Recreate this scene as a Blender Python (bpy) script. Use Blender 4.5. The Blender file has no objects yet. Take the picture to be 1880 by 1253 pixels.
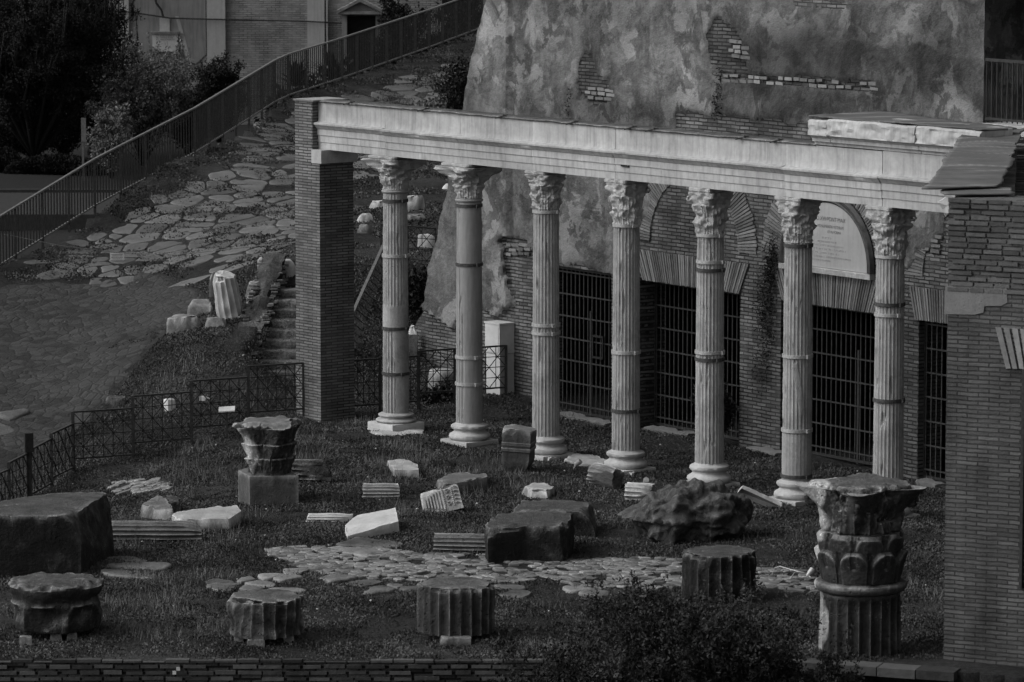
import bpy, math, random
import numpy as np
from mathutils import Vector, Matrix, noise as mn

# ---------------------------------------------------------------- camera geometry
CAMH=11.5; FPX=8000.0; PIT=math.atan(996.5/FPX); CP,SP=math.cos(PIT),math.sin(PIT)
def ray(u,v):
    a=(u-940)/FPX; b=(626.5-v)/FPX
    return a,CP+b*SP,-SP+b*CP
def PZ(u,v,z=0.0):
    r=ray(u,v); t=(z-CAMH)/r[2]; return (r[0]*t,r[1]*t,z)
def PY(u,v,Y):
    r=ray(u,v); t=Y/r[1]; return (r[0]*t,Y,CAMH+r[2]*t)
def PR(x,y,z):
    d=y*CP-(z-CAMH)*SP; up=y*SP+(z-CAMH)*CP
    return 940+FPX*x/d,626.5-FPX*up/d
def PPM(y,z=0): return FPX/(y*CP-(z-CAMH)*SP)

S=bpy.context.scene; COL=S.collection
R=math.radians
# ---------------------------------------------------------------- object helpers
def mesh(name,V,F,mat,parent=None,smooth=False,angle=None,M=None):
    me=bpy.data.meshes.new(name)
    if isinstance(V,np.ndarray) and isinstance(F,np.ndarray):
        n=F.shape[1]
        me.vertices.add(len(V)); me.vertices.foreach_set('co',V.astype(np.float32).ravel())
        me.loops.add(F.size); me.loops.foreach_set('vertex_index',F.astype(np.int32).ravel())
        me.polygons.add(len(F)); me.polygons.foreach_set('loop_start',np.arange(0,F.size,n,dtype=np.int32))
        me.update(calc_edges=True); me.validate()
    else:
        me.from_pydata([tuple(v) for v in V],[],[tuple(f) for f in F]); me.update()
    if smooth:
        me.polygons.foreach_set('use_smooth',[True]*len(me.polygons))
        if angle: me.set_sharp_from_angle(angle=R(angle))
    if mat: me.materials.append(mat)
    o=bpy.data.objects.new(name,me); COL.objects.link(o)
    if parent: o.parent=parent
    if M is not None: o.matrix_basis=M
    return o
def tag(o,label=None,cat=None,group=None,kind=None):
    if label: o['label']=label
    if cat: o['category']=cat
    if group: o['group']=group
    if kind: o['kind']=kind
    return o
def empty(name,loc,rz=0,label=None,cat=None,group=None):
    o=bpy.data.objects.new(name,None); COL.objects.link(o); o.location=loc; o.rotation_euler=(0,0,rz)
    o.empty_display_size=.2
    return tag(o,label,cat,group)
class MB:
    def __init__(s): s.V=[]; s.F=[]
    def add(s,V,F):
        n=len(s.V); s.V+= [tuple(v) for v in V]; s.F+=[tuple(i+n for i in f) for f in F]
    def obox(s,o,a,b,c):
        o,a,b,c=map(Vector,(o,a,b,c))
        V=[o,o+a,o+a+b,o+b,o+c,o+a+c,o+a+b+c,o+b+c]
        s.add(V,[(0,3,2,1),(4,5,6,7),(0,1,5,4),(1,2,6,5),(2,3,7,6),(3,0,4,7)])
    def box(s,cx,cy,cz,sx,sy,sz,rz=0):
        ca,sa=math.cos(rz),math.sin(rz)
        a=Vector((ca*sx,sa*sx,0)); b=Vector((-sa*sy,ca*sy,0)); c=Vector((0,0,sz))
        s.obox(Vector((cx,cy,cz))-a/2-b/2-c/2,a,b,c)
    def bar(s,p,q,w,h=None):
        p,q=Vector(p),Vector(q); d=(q-p); L=d.length
        if L<1e-6: return
        d/=L; up=Vector((0,0,1)) if abs(d.z)<.95 else Vector((1,0,0))
        x=d.cross(up).normalized(); y=x.cross(d); h=h or w
        s.obox(p-x*w/2-y*h/2,x*w,d*L,y*h)
    def tube(s,pts,rad,n=8,cap=True):
        pts=[Vector(p) for p in pts]; rr=rad if isinstance(rad,(list,tuple)) else [rad]*len(pts)
        base=len(s.V); V=[];F=[]
        for i,p in enumerate(pts):
            d=(pts[min(i+1,len(pts)-1)]-pts[max(i-1,0)]).normalized()
            up=Vector((0,0,1)) if abs(d.z)<.9 else Vector((1,0,0))
            x=d.cross(up).normalized(); y=x.cross(d)
            for k in range(n):
                a=2*math.pi*k/n; V.append(p+x*math.cos(a)*rr[i]+y*math.sin(a)*rr[i])
        for i in range(len(pts)-1):
            for k in range(n):
                F.append((i*n+k,i*n+(k+1)%n,(i+1)*n+(k+1)%n,(i+1)*n+k))
        if cap: F.append(tuple(range(n))[::-1]); F.append(tuple((len(pts)-1)*n+k for k in range(n)))
        s.add(V,F)
    def lathe(s,prof,n=32,c=(0,0,0)):
        V=[];F=[]
        for (r,z) in prof:
            for k in range(n):
                a=2*math.pi*k/n; V.append((c[0]+r*math.cos(a),c[1]+r*math.sin(a),c[2]+z))
        m=len(prof)
        for i in range(m-1):
            for k in range(n): F.append((i*n+k,i*n+(k+1)%n,(i+1)*n+(k+1)%n,(i+1)*n+k))
        F.append(tuple(range(n))[::-1]); F.append(tuple((m-1)*n+k for k in range(n)))
        s.add(V,F)
    def build(s,name,mat,parent=None,smooth=False,angle=None,M=None):
        return mesh(name,s.V,s.F,mat,parent,smooth,angle,M)
def fbm(p,sc,oc=4): return mn.fractal(Vector(p)*sc,1.0,2.0,oc)
def inpoly(x,y,P):
    c=False; j=len(P)-1
    for i in range(len(P)):
        xi,yi=P[i]; xj,yj=P[j]
        if (yi>y)!=(yj>y) and x<(xj-xi)*(y-yi)/(yj-yi)+xi: c=not c
        j=i
    return c

# ---------------------------------------------------------------- materials (all neutral grey: black-and-white photograph)
class NT:
    def __init__(s,name):
        s.m=bpy.data.materials.new(name); s.m.use_nodes=True; s.t=s.m.node_tree; s.n=s.t.nodes
        s.b=s.n['Principled BSDF']; s.b.inputs['Specular IOR Level'].default_value=.25
    def N(s,ty,ins=None,**kw):
        nd=s.n.new(ty)
        for k,v in kw.items(): setattr(nd,k,v)
        for k,v in (ins or {}).items():
            i=nd.inputs[k]
            if isinstance(v,tuple) and len(v)==2 and hasattr(v[0],'outputs'): s.t.links.new(v[0].outputs[v[1]],i)
            elif hasattr(v,'outputs'): s.t.links.new(v.outputs[0],i)
            else: i.default_value=v
        return nd
    def math(s,op,a,b=0.0,c=None,clamp=False):
        ins={0:a,1:b}
        if c is not None: ins[2]=c
        return s.N('ShaderNodeMath',ins,operation=op,use_clamp=clamp)
    def ramp(s,fac,*st):
        r=s.N('ShaderNodeValToRGB',{'Fac':fac}); e=r.color_ramp.elements
        while len(e)<len(st): e.new(.5)
        for i,(p,v) in enumerate(st): e[i].position=p; e[i].color=(v,v,v,1)
        return r
    def mapr(s,v,a,b,c,d): return s.N('ShaderNodeMapRange',{'Value':v,'From Min':a,'From Max':b,'To Min':c,'To Max':d})
    def noise(s,vec,sc,det=4,rough=.55,dist=0):
        return s.N('ShaderNodeTexNoise',{'Vector':vec,'Scale':sc,'Detail':det,'Roughness':rough,'Distortion':dist})
    def coord(s,scale=(1,1,1),rot=(0,0,0),what='Object'):
        tc=s.N('ShaderNodeTexCoord')
        return s.N('ShaderNodeMapping',{'Vector':(tc,what),'Scale':scale,'Rotation':rot})
    def out(s,col,rough=.9,bump=None,bd=.02,bs=1.0):
        s.t.links.new(col.outputs[0],s.b.inputs['Base Color']); s.b.inputs['Roughness'].default_value=rough
        if bump is not None:
            b=s.N('ShaderNodeBump',{'Height':bump,'Distance':bd,'Strength':bs}); s.t.links.new(b.outputs[0],s.b.inputs['Normal'])
        return s.m
def mul(t,a,b): return t.math('MULTIPLY',a,b)
def add_(t,a,b): return t.math('ADD',a,b)
def stone(name,lo,hi,sc=4,bump=.012,pit=True,streak=0.0,shade_wear=0.0,seed=0,lichen=0.0,patina_lit=None,isl=0):
    """weathered stone: mottled tone, pits, rain streaks, painted shade on faces that do not look up"""
    t=NT(name); c=t.coord()
    oi=t.N('ShaderNodeObjectInfo'); off=t.N('ShaderNodeVectorMath',{0:c,1:(seed*3.1,seed*1.7,seed)},operation='ADD')
    n1=t.noise(off,sc,6,.62,.4); n2=t.noise(off,sc*7,5,.65); n3=t.noise(off,sc*.35,3)
    m=add_(t,mul(t,n1,.5),add_(t,mul(t,n2,.25),mul(t,n3,.25)))
    if isl: m=add_(t,m,mul(t,t.math('SUBTRACT',(t.N('ShaderNodeNewGeometry'),'Random Per Island'),.5),isl))
    col=t.ramp(m,(.3,lo),(.52,(lo+hi)*.5),(.7,hi))
    if streak:
        cs=t.coord((9,9,.7)); ns=t.noise(cs,1.6,4,.6); f=t.mapr(ns,.45,.7,1,1-streak)
        col=mul(t,col,f)
    if shade_wear:
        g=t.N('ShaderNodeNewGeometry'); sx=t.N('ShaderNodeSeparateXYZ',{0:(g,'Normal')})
        up=add_(t,(sx,'Z'),mul(t,t.math('SUBTRACT',n1,.5),1.2)); f=t.mapr(up,0.05,.55,1-shade_wear,1.0)  # shade put into the colour: upward faces stay light, side faces go darker
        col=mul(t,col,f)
    if shade_wear:
        g2=t.N('ShaderNodeNewGeometry'); ew=t.mapr(add_(t,(g2,'Pointiness'),mul(t,t.math('SUBTRACT',n2,.5),.02)),.505,.56,1.0,1+1.6*min(shade_wear*1.5,1)); col=mul(t,col,ew)
    if patina_lit:
        sp=t.N('ShaderNodeSeparateXYZ',{0:c}); ax_,th_=patina_lit
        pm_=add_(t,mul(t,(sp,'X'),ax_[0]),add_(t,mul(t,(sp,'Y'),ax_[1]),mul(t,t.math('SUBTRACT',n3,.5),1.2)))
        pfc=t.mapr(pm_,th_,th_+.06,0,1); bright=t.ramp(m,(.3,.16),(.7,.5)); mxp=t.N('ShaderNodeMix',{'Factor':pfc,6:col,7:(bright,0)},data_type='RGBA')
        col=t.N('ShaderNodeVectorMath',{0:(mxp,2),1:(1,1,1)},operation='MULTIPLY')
    if lichen:
        nl=t.noise(off,sc*1.6,6,.7,.2); f=t.mapr(nl,.60,.70,0,1)
        col=t.N('ShaderNodeMix',{'Factor':mul(t,f,lichen),6:(col,0),7:(hi*1.6,hi*1.6,hi*1.6,1)},data_type='RGBA')
        col=t.N('ShaderNodeMix',{'Factor':0.0,6:(col,2),7:(col,2)},data_type='RGBA'); 
        h=add_(t,mul(t,n1,.8),mul(t,n2,.35))
        t.t.links.new(col.outputs[2],t.b.inputs['Base Color']); t.b.inputs['Roughness'].default_value=.93
        b=t.N('ShaderNodeBump',{'Height':h,'Distance':bump*2}); t.t.links.new(b.outputs[0],t.b.inputs['Normal'])
        return t.m
    if shade_wear>.6:
        ns_=t.noise(off,sc*6,4,.75); nl_=t.noise(off,sc*.8,3); col=mul(t,col,add_(t,1.0,mul(t,t.mapr(ns_,.60,.66,0,2.2),t.mapr(nl_,.42,.6,.1,1.0))))
    rnd_=t.mapr((oi,'Random'),0,1,.88,1.1); col=mul(t,col,rnd_)
    h=add_(t,mul(t,n1,.6),mul(t,n2,.4))
    if pit:
        v=t.N('ShaderNodeTexVoronoi',{'Vector':off,'Scale':sc*4,'Randomness':1.0}); pf=mul(t,t.mapr((v,'Distance'),0,.22,-.45,0),t.mapr(n3,.48,.6,0,1)); h=add_(t,h,pf)
    return t.out(col,.9,h,bump*2)
def brickmat(name,bl,bh,mo,bw=.26,rh=.055,msz=.012,bump=.012,stain=.5,axis='xz',plaster=None,warp=.03,joint=1.0,mscale=1.0):
    t=NT(name); tc=t.N('ShaderNodeTexCoord'); sx=t.N('ShaderNodeSeparateXYZ',{0:(tc,'Object')})
    base=t.coord()
    if axis=='box':
        g=t.N('ShaderNodeNewGeometry'); vt=t.N('ShaderNodeVectorTransform',{0:(g,'Normal')},vector_type='NORMAL',convert_from='WORLD',convert_to='OBJECT')
        ns=t.N('ShaderNodeSeparateXYZ',{0:vt}); ax=t.math('GREATER_THAN',t.math('ABSOLUTE',(ns,'X')),t.math('ABSOLUTE',(ns,'Y')))
        h1=add_(t,mul(t,(sx,'X'),t.math('SUBTRACT',1.0,ax)),mul(t,(sx,'Y'),ax))
    else: h1=(sx,'X')
    w1=t.noise(base,2.2,3); w2=t.noise(base,9,2)
    zz=add_(t,(sx,'Z'),add_(t,mul(t,t.math('SUBTRACT',w1,.5),warp),mul(t,t.math('SUBTRACT',w2,.5),warp*.35)))
    cv=t.N('ShaderNodeCombineXYZ',{0:add_(t,h1,mul(t,t.math('SUBTRACT',w2,.5),warp)),1:zz,2:0.0})
    br=t.N('ShaderNodeTexBrick',{'Vector':cv,'Color1':(1,1,1,1),'Color2':(0,0,0,1),'Mortar':(.5,.5,.5,1),'Scale':1.0,'Mortar Size':msz,'Mortar Smooth':.35,'Bias':0.0,'Brick Width':bw,'Row Height':rh})
    nb=t.noise(base,1.1,4,.6); nf=t.noise(base,30,4,.6)
    v=add_(t,mul(t,(br,'Color'),.45),add_(t,mul(t,nb,.35),mul(t,nf,.35)))
    bc=t.ramp(v,(.3,bl),(.85,bh))
    lowmort=t.noise(base,1.7,3,.6); mv=t.mapr(lowmort,.4,.62,mo*.35,mo*mscale)   # eroded joints are dark, repointed ones paler
    mx=t.N('ShaderNodeMix',{'Factor':mul(t,(br,'Fac'),joint),6:(bc,0),7:mv},data_type='RGBA')
    st=t.noise(t.coord((1,1,.5)),.9,5,.6,.5); sf=t.mapr(st,.35,.62,1-stain,1.08)
    col=t.N('ShaderNodeVectorMath',{0:(mx,2),1:sf},operation='MULTIPLY')
    hgt=add_(t,mul(t,t.math('SUBTRACT',1.0,(br,'Fac')),1.0),add_(t,mul(t,nf,.5),mul(t,(br,'Color'),.25)))
    if plaster:
        pl,ph=plaster
        at=t.N('ShaderNodeAttribute',attribute_name='plaster'); tn=t.N('ShaderNodeAttribute',attribute_name='tone')
        e1=t.noise(base,5,6,.65,.3); e2=t.noise(base,26,4,.7)
        pm=add_(t,(at,'Fac'),add_(t,mul(t,t.math('SUBTRACT',e1,.5),1.1),mul(t,t.math('SUBTRACT',e2,.5),.4)))
        pf=t.mapr(pm,.47,.53,0,1)
        a1=t.noise(base,1.3,6,.65,.9); a2=t.noise(t.coord((1,1,.25)),4.5,5,.65,.3); a3=t.noise(base,14,5,.7); a4=t.noise(t.coord((1,1,.5)),1.1,7,.68,.7)
        pv=add_(t,mul(t,a1,.5),add_(t,mul(t,a2,.16),add_(t,mul(t,a4,.16),mul(t,a3,.18))))
        pc=t.ramp(pv,(.39,pl*.7),(.46,pl*.7+ph*.22),(.53,ph*.68),(.62,ph))
         # pale bloom where the whitewash has survived, with hard ragged outlines
        w=t.noise(base,1.15,8,.6,.5); wf=t.mapr(w,.53,.56,0,1)
        pc2=t.N('ShaderNodeMix',{'Factor':mul(t,mul(t,wf,t.mapr(t.noise(base,.5,3),.42,.55,0.0,1.0)),.62),6:(pc,0),7:(ph*1.45,ph*1.45,ph*1.45,1)},data_type='RGBA')
        d=t.noise(base,1.9,7,.66,.4); df=mul(t,t.mapr(d,.525,.55,0,.72),t.mapr(t.noise(base,.6,3),.4,.6,0.2,1.0))
        pc3=t.N('ShaderNodeMix',{'Factor':df,6:(pc2,2),7:(pl*.55,pl*.55,pl*.55,1)},data_type='RGBA')
        mx2=t.N('ShaderNodeMix',{'Factor':pf,6:(col,0),7:(pc3,2)},data_type='RGBA')
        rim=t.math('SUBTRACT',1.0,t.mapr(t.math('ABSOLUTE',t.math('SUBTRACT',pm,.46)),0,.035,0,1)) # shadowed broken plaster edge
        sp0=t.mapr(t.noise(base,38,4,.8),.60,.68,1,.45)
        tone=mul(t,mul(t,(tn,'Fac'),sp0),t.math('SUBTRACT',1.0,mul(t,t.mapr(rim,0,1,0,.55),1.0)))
        col=t.N('ShaderNodeVectorMath',{0:(mx2,2),1:tone},operation='MULTIPLY')
        hgt=add_(t,mul(t,hgt,t.math('SUBTRACT',1.0,pf)),add_(t,mul(t,pf,2.2),mul(t,mul(t,add_(t,a3,a1),pf),.9)))
    return t.out(col,.92,hgt,bump)
def plain(name,a,b,sc=20,rough=.6,metal=0,bump=.003):
    t=NT(name); n=t.noise(t.coord(),sc,4,.6); c=t.ramp(n,(.35,a),(.65,b)); t.b.inputs['Metallic'].default_value=metal
    return t.out(c,rough,n,bump)
MT={}
MT['entab']=stone('entablature_marble',.25,.54,1.6,.006,False,.26)
MT['colm']=stone('column_marble',.15,.42,3.2,.010,True,.12)
MT['colp']=stone('restored_column_stone',.22,.31,2.4,.004,False,.12)
MT['cap']=stone('capital_marble',.24,.52,5,.018,True,.2)
MT['base']=stone('base_marble',.26,.52,4,.008,True,.1)
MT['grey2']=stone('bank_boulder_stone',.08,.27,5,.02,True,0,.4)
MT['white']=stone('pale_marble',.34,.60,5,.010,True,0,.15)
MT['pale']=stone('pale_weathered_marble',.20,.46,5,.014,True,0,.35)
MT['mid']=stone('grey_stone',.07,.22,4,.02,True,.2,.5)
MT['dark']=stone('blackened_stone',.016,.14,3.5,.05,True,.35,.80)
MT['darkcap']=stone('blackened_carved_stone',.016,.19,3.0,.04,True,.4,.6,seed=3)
MT['stackcap']=stone('patina_lit_side_stone',.014,.16,3.0,.04,True,.4,.65,seed=3,patina_lit=((-1,.3),.42))  # pale left side: patina, plus light painted onto the pedestal capital
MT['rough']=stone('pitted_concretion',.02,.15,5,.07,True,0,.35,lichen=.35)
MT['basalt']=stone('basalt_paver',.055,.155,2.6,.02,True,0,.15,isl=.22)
MT['strip']=stone('worn_marble_paving',.05,.25,3,.02,True,0,.2,isl=.30)
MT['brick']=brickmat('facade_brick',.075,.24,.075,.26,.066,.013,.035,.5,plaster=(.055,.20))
def islandbrick(name,a,b):
    t=NT(name); g=t.N('ShaderNodeNewGeometry'); n=t.noise(t.coord(),9,5,.65); n0=t.noise(t.coord(),1.3,3)
    v=add_(t,mul(t,(g,'Random Per Island'),.42),add_(t,mul(t,n,.4),mul(t,n0,.3))); c=t.ramp(v,(.3,a),(.85,b)); return t.out(c,.93,n,.02)
MT['palebrick']=islandbrick('pale_bricks',.08,.25); MT['vous']=islandbrick('voussoir_brick',.07,.26); MT['lbrick']=islandbrick('low_wall_bricks',.018,.10); MT['wbrick']=islandbrick('upper_wall_bricks',.05,.13)
MT['pier']=brickmat('pier_brick',.10,.22,.085,.27,.054,.010,.02,.35,axis='box',warp=.015)
MT['wing']=brickmat('wing_brick',.07,.15,.05,.30,.058,.010,.028,.6,axis='box',warp=.03,joint=.75)
MT['low']=brickmat('low_wall_brick',.02,.06,.008,.29,.082,.016,.04,.5,axis='box',warp=.012,mscale=.5)
MT['church']=brickmat('church_brick',.17,.29,.22,.28,.075,.012,.008,.35,axis='xz')
MT['churchp']=stone('church_render',.14,.24,.7,.005,False,.3)
MT['pil']=stone('pilaster_render',.24,.36,1.5,.005,False,.15)
MT['travw']=stone('travertine_patch',.12,.20,5,.008,True,.1)

MT['picket']=plain('picket_paint',.016,.028,15,.6)
MT['gate']=plain('gate_iron',.022,.045,15,.6)
MT['iron']=plain('black_iron',.010,.022,30,.55)
MT['rail']=plain('fence_iron',.020,.04,20,.5)
MT['railt']=plain('fence_top_rail',.09,.15,12,.45)
MT['bandd']=plain('rusty_iron_band',.03,.07,25,.7)
MT['bandl']=plain('galvanised_band',.30,.45,25,.45,.3)
MT['cab']=plain('white_cabinet_paint',.50,.58,6,.5)
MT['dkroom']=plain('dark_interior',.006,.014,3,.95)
MT['wood']=stone('weathered_boards',.03,.07,6,.01,False,.2)
MT['bark']=stone('bark',.008,.022,9,.03,True)
t=NT('roof_sheet_metal'); c=t.coord((.5,3.2,1)); n=t.noise(c,1.2,4,.6); n2=t.noise(t.coord(),1.5,4); n3=t.noise(t.coord((.22,3.6,1)),1.5,5,.6)
v=add_(t,mul(t,n,.55),mul(t,n2,.45)); cc=t.ramp(v,(.38,.085),(.6,.15)); sc_=t.mapr(n3,.57,.66,1,2.2)
MT['sheet']=t.out(mul(t,mul(t,cc,sc_),.82),.75,n3,.03)
def foliage(name,a,b):
    t=NT(name); g=t.N('ShaderNodeNewGeometry'); n=t.noise(t.coord(),.9,4)
    v=add_(t,mul(t,(g,'Random Per Island'),.45),mul(t,t.mapr(n,.36,.64,0,1),.55)); c=t.ramp(v,(.25,a),(.8,b))
    t.b.inputs['Specular IOR Level'].default_value=.08
    return t.out(c,.9)
MT['leaf']=foliage('dark_leaves',.010,.034); MT['leaf2']=foliage('grey_green_leaves',.09,.24); MT['leaf3']=foliage('bush_leaves',.012,.060)
MT['grass']=foliage('ground_cover_leaves',.030,.115); MT['dry']=foliage('tall_grass_blades',.06,.18)
t=NT('soil_and_turf'); c=t.coord(); n1=t.noise(c,.5,7,.65); n2=t.noise(c,12,8,.8); n3=t.noise(c,55,5,.8)
v=add_(t,mul(t,n1,.4),add_(t,mul(t,n2,.35),mul(t,n3,.25))); cc=t.ramp(v,(.42,.012),(.5,.042),(.58,.10))
MT['soil']=t.out(cc,.97,add_(t,n2,mul(t,n3,.8)),.12)
t=NT('basalt_setts'); c=t.coord(); w=t.N('ShaderNodeVectorMath',{0:c,1:t.N('ShaderNodeVectorMath',{0:(t.noise(c,3,3),'Color'),1:(.12,.12,.0)},operation='MULTIPLY')},operation='ADD')
vo=t.N('ShaderNodeTexVoronoi',{'Vector':w,'Scale':5.2},feature='DISTANCE_TO_EDGE'); vc=t.N('ShaderNodeTexVoronoi',{'Vector':w,'Scale':5.2})
e=t.mapr((vo,'Distance'),0.0,.16,0,1); n=t.noise(c,.6,5); n2=t.noise(c,22,4,.7); sv=t.N('ShaderNodeSeparateXYZ',{0:(vc,'Color')})
v=add_(t,mul(t,(sv,'X'),.22),add_(t,mul(t,n,.5),mul(t,n2,.35))); cc=t.ramp(v,(.40,.018),(.60,.046)); cc=mul(t,cc,t.mapr(e,0,.5,.62,1))
MT['setts']=t.out(cc,.9,add_(t,mul(t,e,t.mapr(n,.4,.6,.35,1.0)),mul(t,n2,.8)),.018)
MT['asph']=plain('lane_asphalt',.018,.03,8,.9)
MT['lawn']=plain('rear_lawn',.006,.012,6,.95,0,.03)
MT['letters']=plain('incised_letters',.15,.19,10,.9); MT['worn']=plain('worn_letters',.26,.32,10,.9)
MT['plaque']=stone('inscribed_marble',.36,.50,2,.002,False,.12)
# ---------------------------------------------------------------- terrain
def _zc(u,v,Y): x,y,z=PY(u,v,Y); return (x,y,z)
ctrl=[(-16,56,0),(-8,56,0),(0,56,0),(8,56,0),(16,56,0),(-8,66,0),(0,66,0),(8,66,0),(-13,66,-.1),(-4,72,0),(2,72,0),(-4.5,78,0),(0,80,0),(-1,77,0),
 (6,74,0),(11,72,0),(16,68,0),(2.5,80,0),(4,78,0),(-2.4,82.4,.02),(10,80,.1),(20,80,.1),(20,60,0)]
for q in [(457,792,80.2),(352,815,79.7),(245,838,79.3),(135,866,78.8),(95,894,77.7),(57,913,76.6),(17,934,75.5),(-60,850,79),(0,700,84.),(60,790,81),(120,960,71),(0,560,88.8),(0,490,91),(150,600,87),(150,450,93.5),(300,300,98.5),(300,420,94),(300,520,89.5),(290,610,85.5),
          (185,745,82),(420,480,90),(420,350,97),(540,480,88.3),(540,250,105),(517,182,108),(627,147,112),(794,87,120),(905,45,125),(360,283,100),
          (700,450,90),(660,330,98),(760,200,110),(700,600,85.7),(680,690,83.6),(400,640,83.0),(370,700,81.3),(330,640,83.5),(910,718,82.4),(820,715,83.2),(-300,560,90),(-300,700,83),
          (820,620,86.5),(860,480,89)]:
    ctrl.append(_zc(*q))
ctrl+= [(6,110,4.3),(16,100,4),(22,90,2),(10,130,5.2)]
CA=np.array(ctrl); NCT=len(CA); n=NCT
def _phi(d2): return np.where(d2>1e-9,.5*d2*np.log(np.maximum(d2,1e-9)),0)
K=_phi(((CA[:,None,:2]-CA[None,:,:2])**2).sum(-1))+np.eye(n)*.6
Pm=np.hstack([np.ones((n,1)),CA[:,:2]]); A=np.zeros((n+3,n+3)); A[:n,:n]=K; A[:n,n:]=Pm; A[n:,:n]=Pm.T
WW=np.linalg.solve(A,np.concatenate([CA[:,2],np.zeros(3)]))
def zarr(X,Y):
    d2=(X[...,None]-CA[:,0])**2+(Y[...,None]-CA[:,1])**2
    z=(_phi(d2)*WW[:NCT]).sum(-1)+WW[NCT]+WW[NCT+1]*X+WW[NCT+2]*Y
    w=np.clip((Y-79)/5.0,0,1); w2=np.clip((-3.4-X)/1.6,0,1)*np.clip((Y-67)/5,0,1)
    m=np.maximum(w,w2); return z*m
def zt(x,y): return float(zarr(np.array([x]),np.array([y]))[0])
def T(u,v):
    r=ray(u,v); t0=50.0; f=lambda t: CAMH+r[2]*t-zt(r[0]*t,r[1]*t)
    t=t0
    while t<140 and f(t)>0: t+=.5
    a,b=t-.5,t
    for _ in range(14):
        m=(a+b)/2
        if f(m)>0: a=m
        else: b=m
    return (r[0]*b,r[1]*b,CAMH+r[2]*b)
# stairs frame: base at pixel (455..,735)
ST0=Vector(PY(454,735,83.0)); ST0.z=0; STd=Vector((.115,1,0)).normalized(); STx=Vector((STd.y,-STd.x,0)); STW=1.40; STR=.16; STT=.35; STN=11
fence_px=[(-260,610,84.5),(0,491,91.3),(180,378,95.5),(360,283,100),(517,183,108),(627,147,112),(794,88,119.5),(905,46,125)]
FP=[]
for u,v,Y in fence_px: x,y,z=PY(u,v,Y); FP.append((x,y))
def beyond_fence(x,y):
    for i in range(len(FP)-1):
        (x0,y0),(x1,y1)=FP[i],FP[i+1]
        if y0<=y<y1 or (i==0 and y<y0):
            return x < x0+(x1-x0)*(y-y0)/(y1-y0)
    return x< FP[-1][0]+(y-FP[-1][1])*.75
def edgeY(x):  # front edge of the terrace
    if x<.6: return 57.58
    if x<3.9: return 57.58
    if x<5.8: return 57.58-(x-3.9)/1.9*.72
    return 56.86-(x-5.8)*.5
def terrain():
    st=.16; xs=np.arange(-17,24,st); ys=np.concatenate([np.arange(56,92,st),np.arange(92,131,.32)])
    X,Y=np.meshgrid(xs,ys); Z=zarr(X,Y)
    nz=np.array([[mn.fractal(Vector((x*.7,y*.7,0)),1,2,4)*.045+mn.noise(Vector((x*3.1,y*3.1,5)))*.018 for x in xs] for y in ys])
    Z=Z+nz*np.clip((Y-57.6)/1.0,0.1,1)
    # footprint of the stairs and door sills kept clear
    rx=X-ST0.x; ry=Y-ST0.y; a=rx*STd.x+ry*STd.y; b=rx*STx.x+ry*STx.y
    inside=(a>-.1)&(a<STT*STN+.2)&(b>0)&(b<STW)
    Z=np.where(inside,np.minimum(Z,np.maximum(a/STT*STR-.35,-.05)),Z)
    ny,nx=X.shape; ok=np.zeros((ny,nx),bool)
    for j in range(ny):
        for i in range(nx):
            x,y=X[j,i],Y[j,i]; ok[j,i]=(y>=edgeY(x)-.08) and not beyond_fence(x+.12,y)
    Yc=Y.copy()
    for i in range(nx):
        k=np.argmax(ok[:,i]); 
        if ok[:,i].any() and Y[k,i]<60: Yc[k,i]=edgeY(X[k,i])
    q=ok[:-1,:-1]&ok[1:,:-1]&ok[:-1,1:]&ok[1:,1:]
    idx=np.arange(ny*nx).reshape(ny,nx)
    F=np.stack([idx[:-1,:-1][q],idx[:-1,1:][q],idx[1:,1:][q],idx[1:,:-1][q]],-1)
    V=np.stack([X,Yc,Z],-1).reshape(-1,3)
    # skirt down to the lower ground along every open border
    ed={}
    for f in F.tolist():
        for k in range(4):
            e=(f[k],f[(k+1)%4]); ed[e]=1
    sk=[]; V=V.tolist(); mp={}
    for (a_,b_) in list(ed):
        if (b_,a_) not in ed:
            for p in (a_,b_):
                if p not in mp: mp[p]=len(V); V.append([V[p][0],V[p][1],-1.82])
            sk.append([b_,a_,mp[a_],mp[b_]])
    V=np.array(V); F=np.array(F.tolist()+sk)
    used=np.zeros(len(V),bool); used[F.ravel()]=True; re=np.cumsum(used)-1
    o=mesh('ground',V[used],re[F],MT['soil'],smooth=True); tag(o,kind='structure')
terrain()
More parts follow.
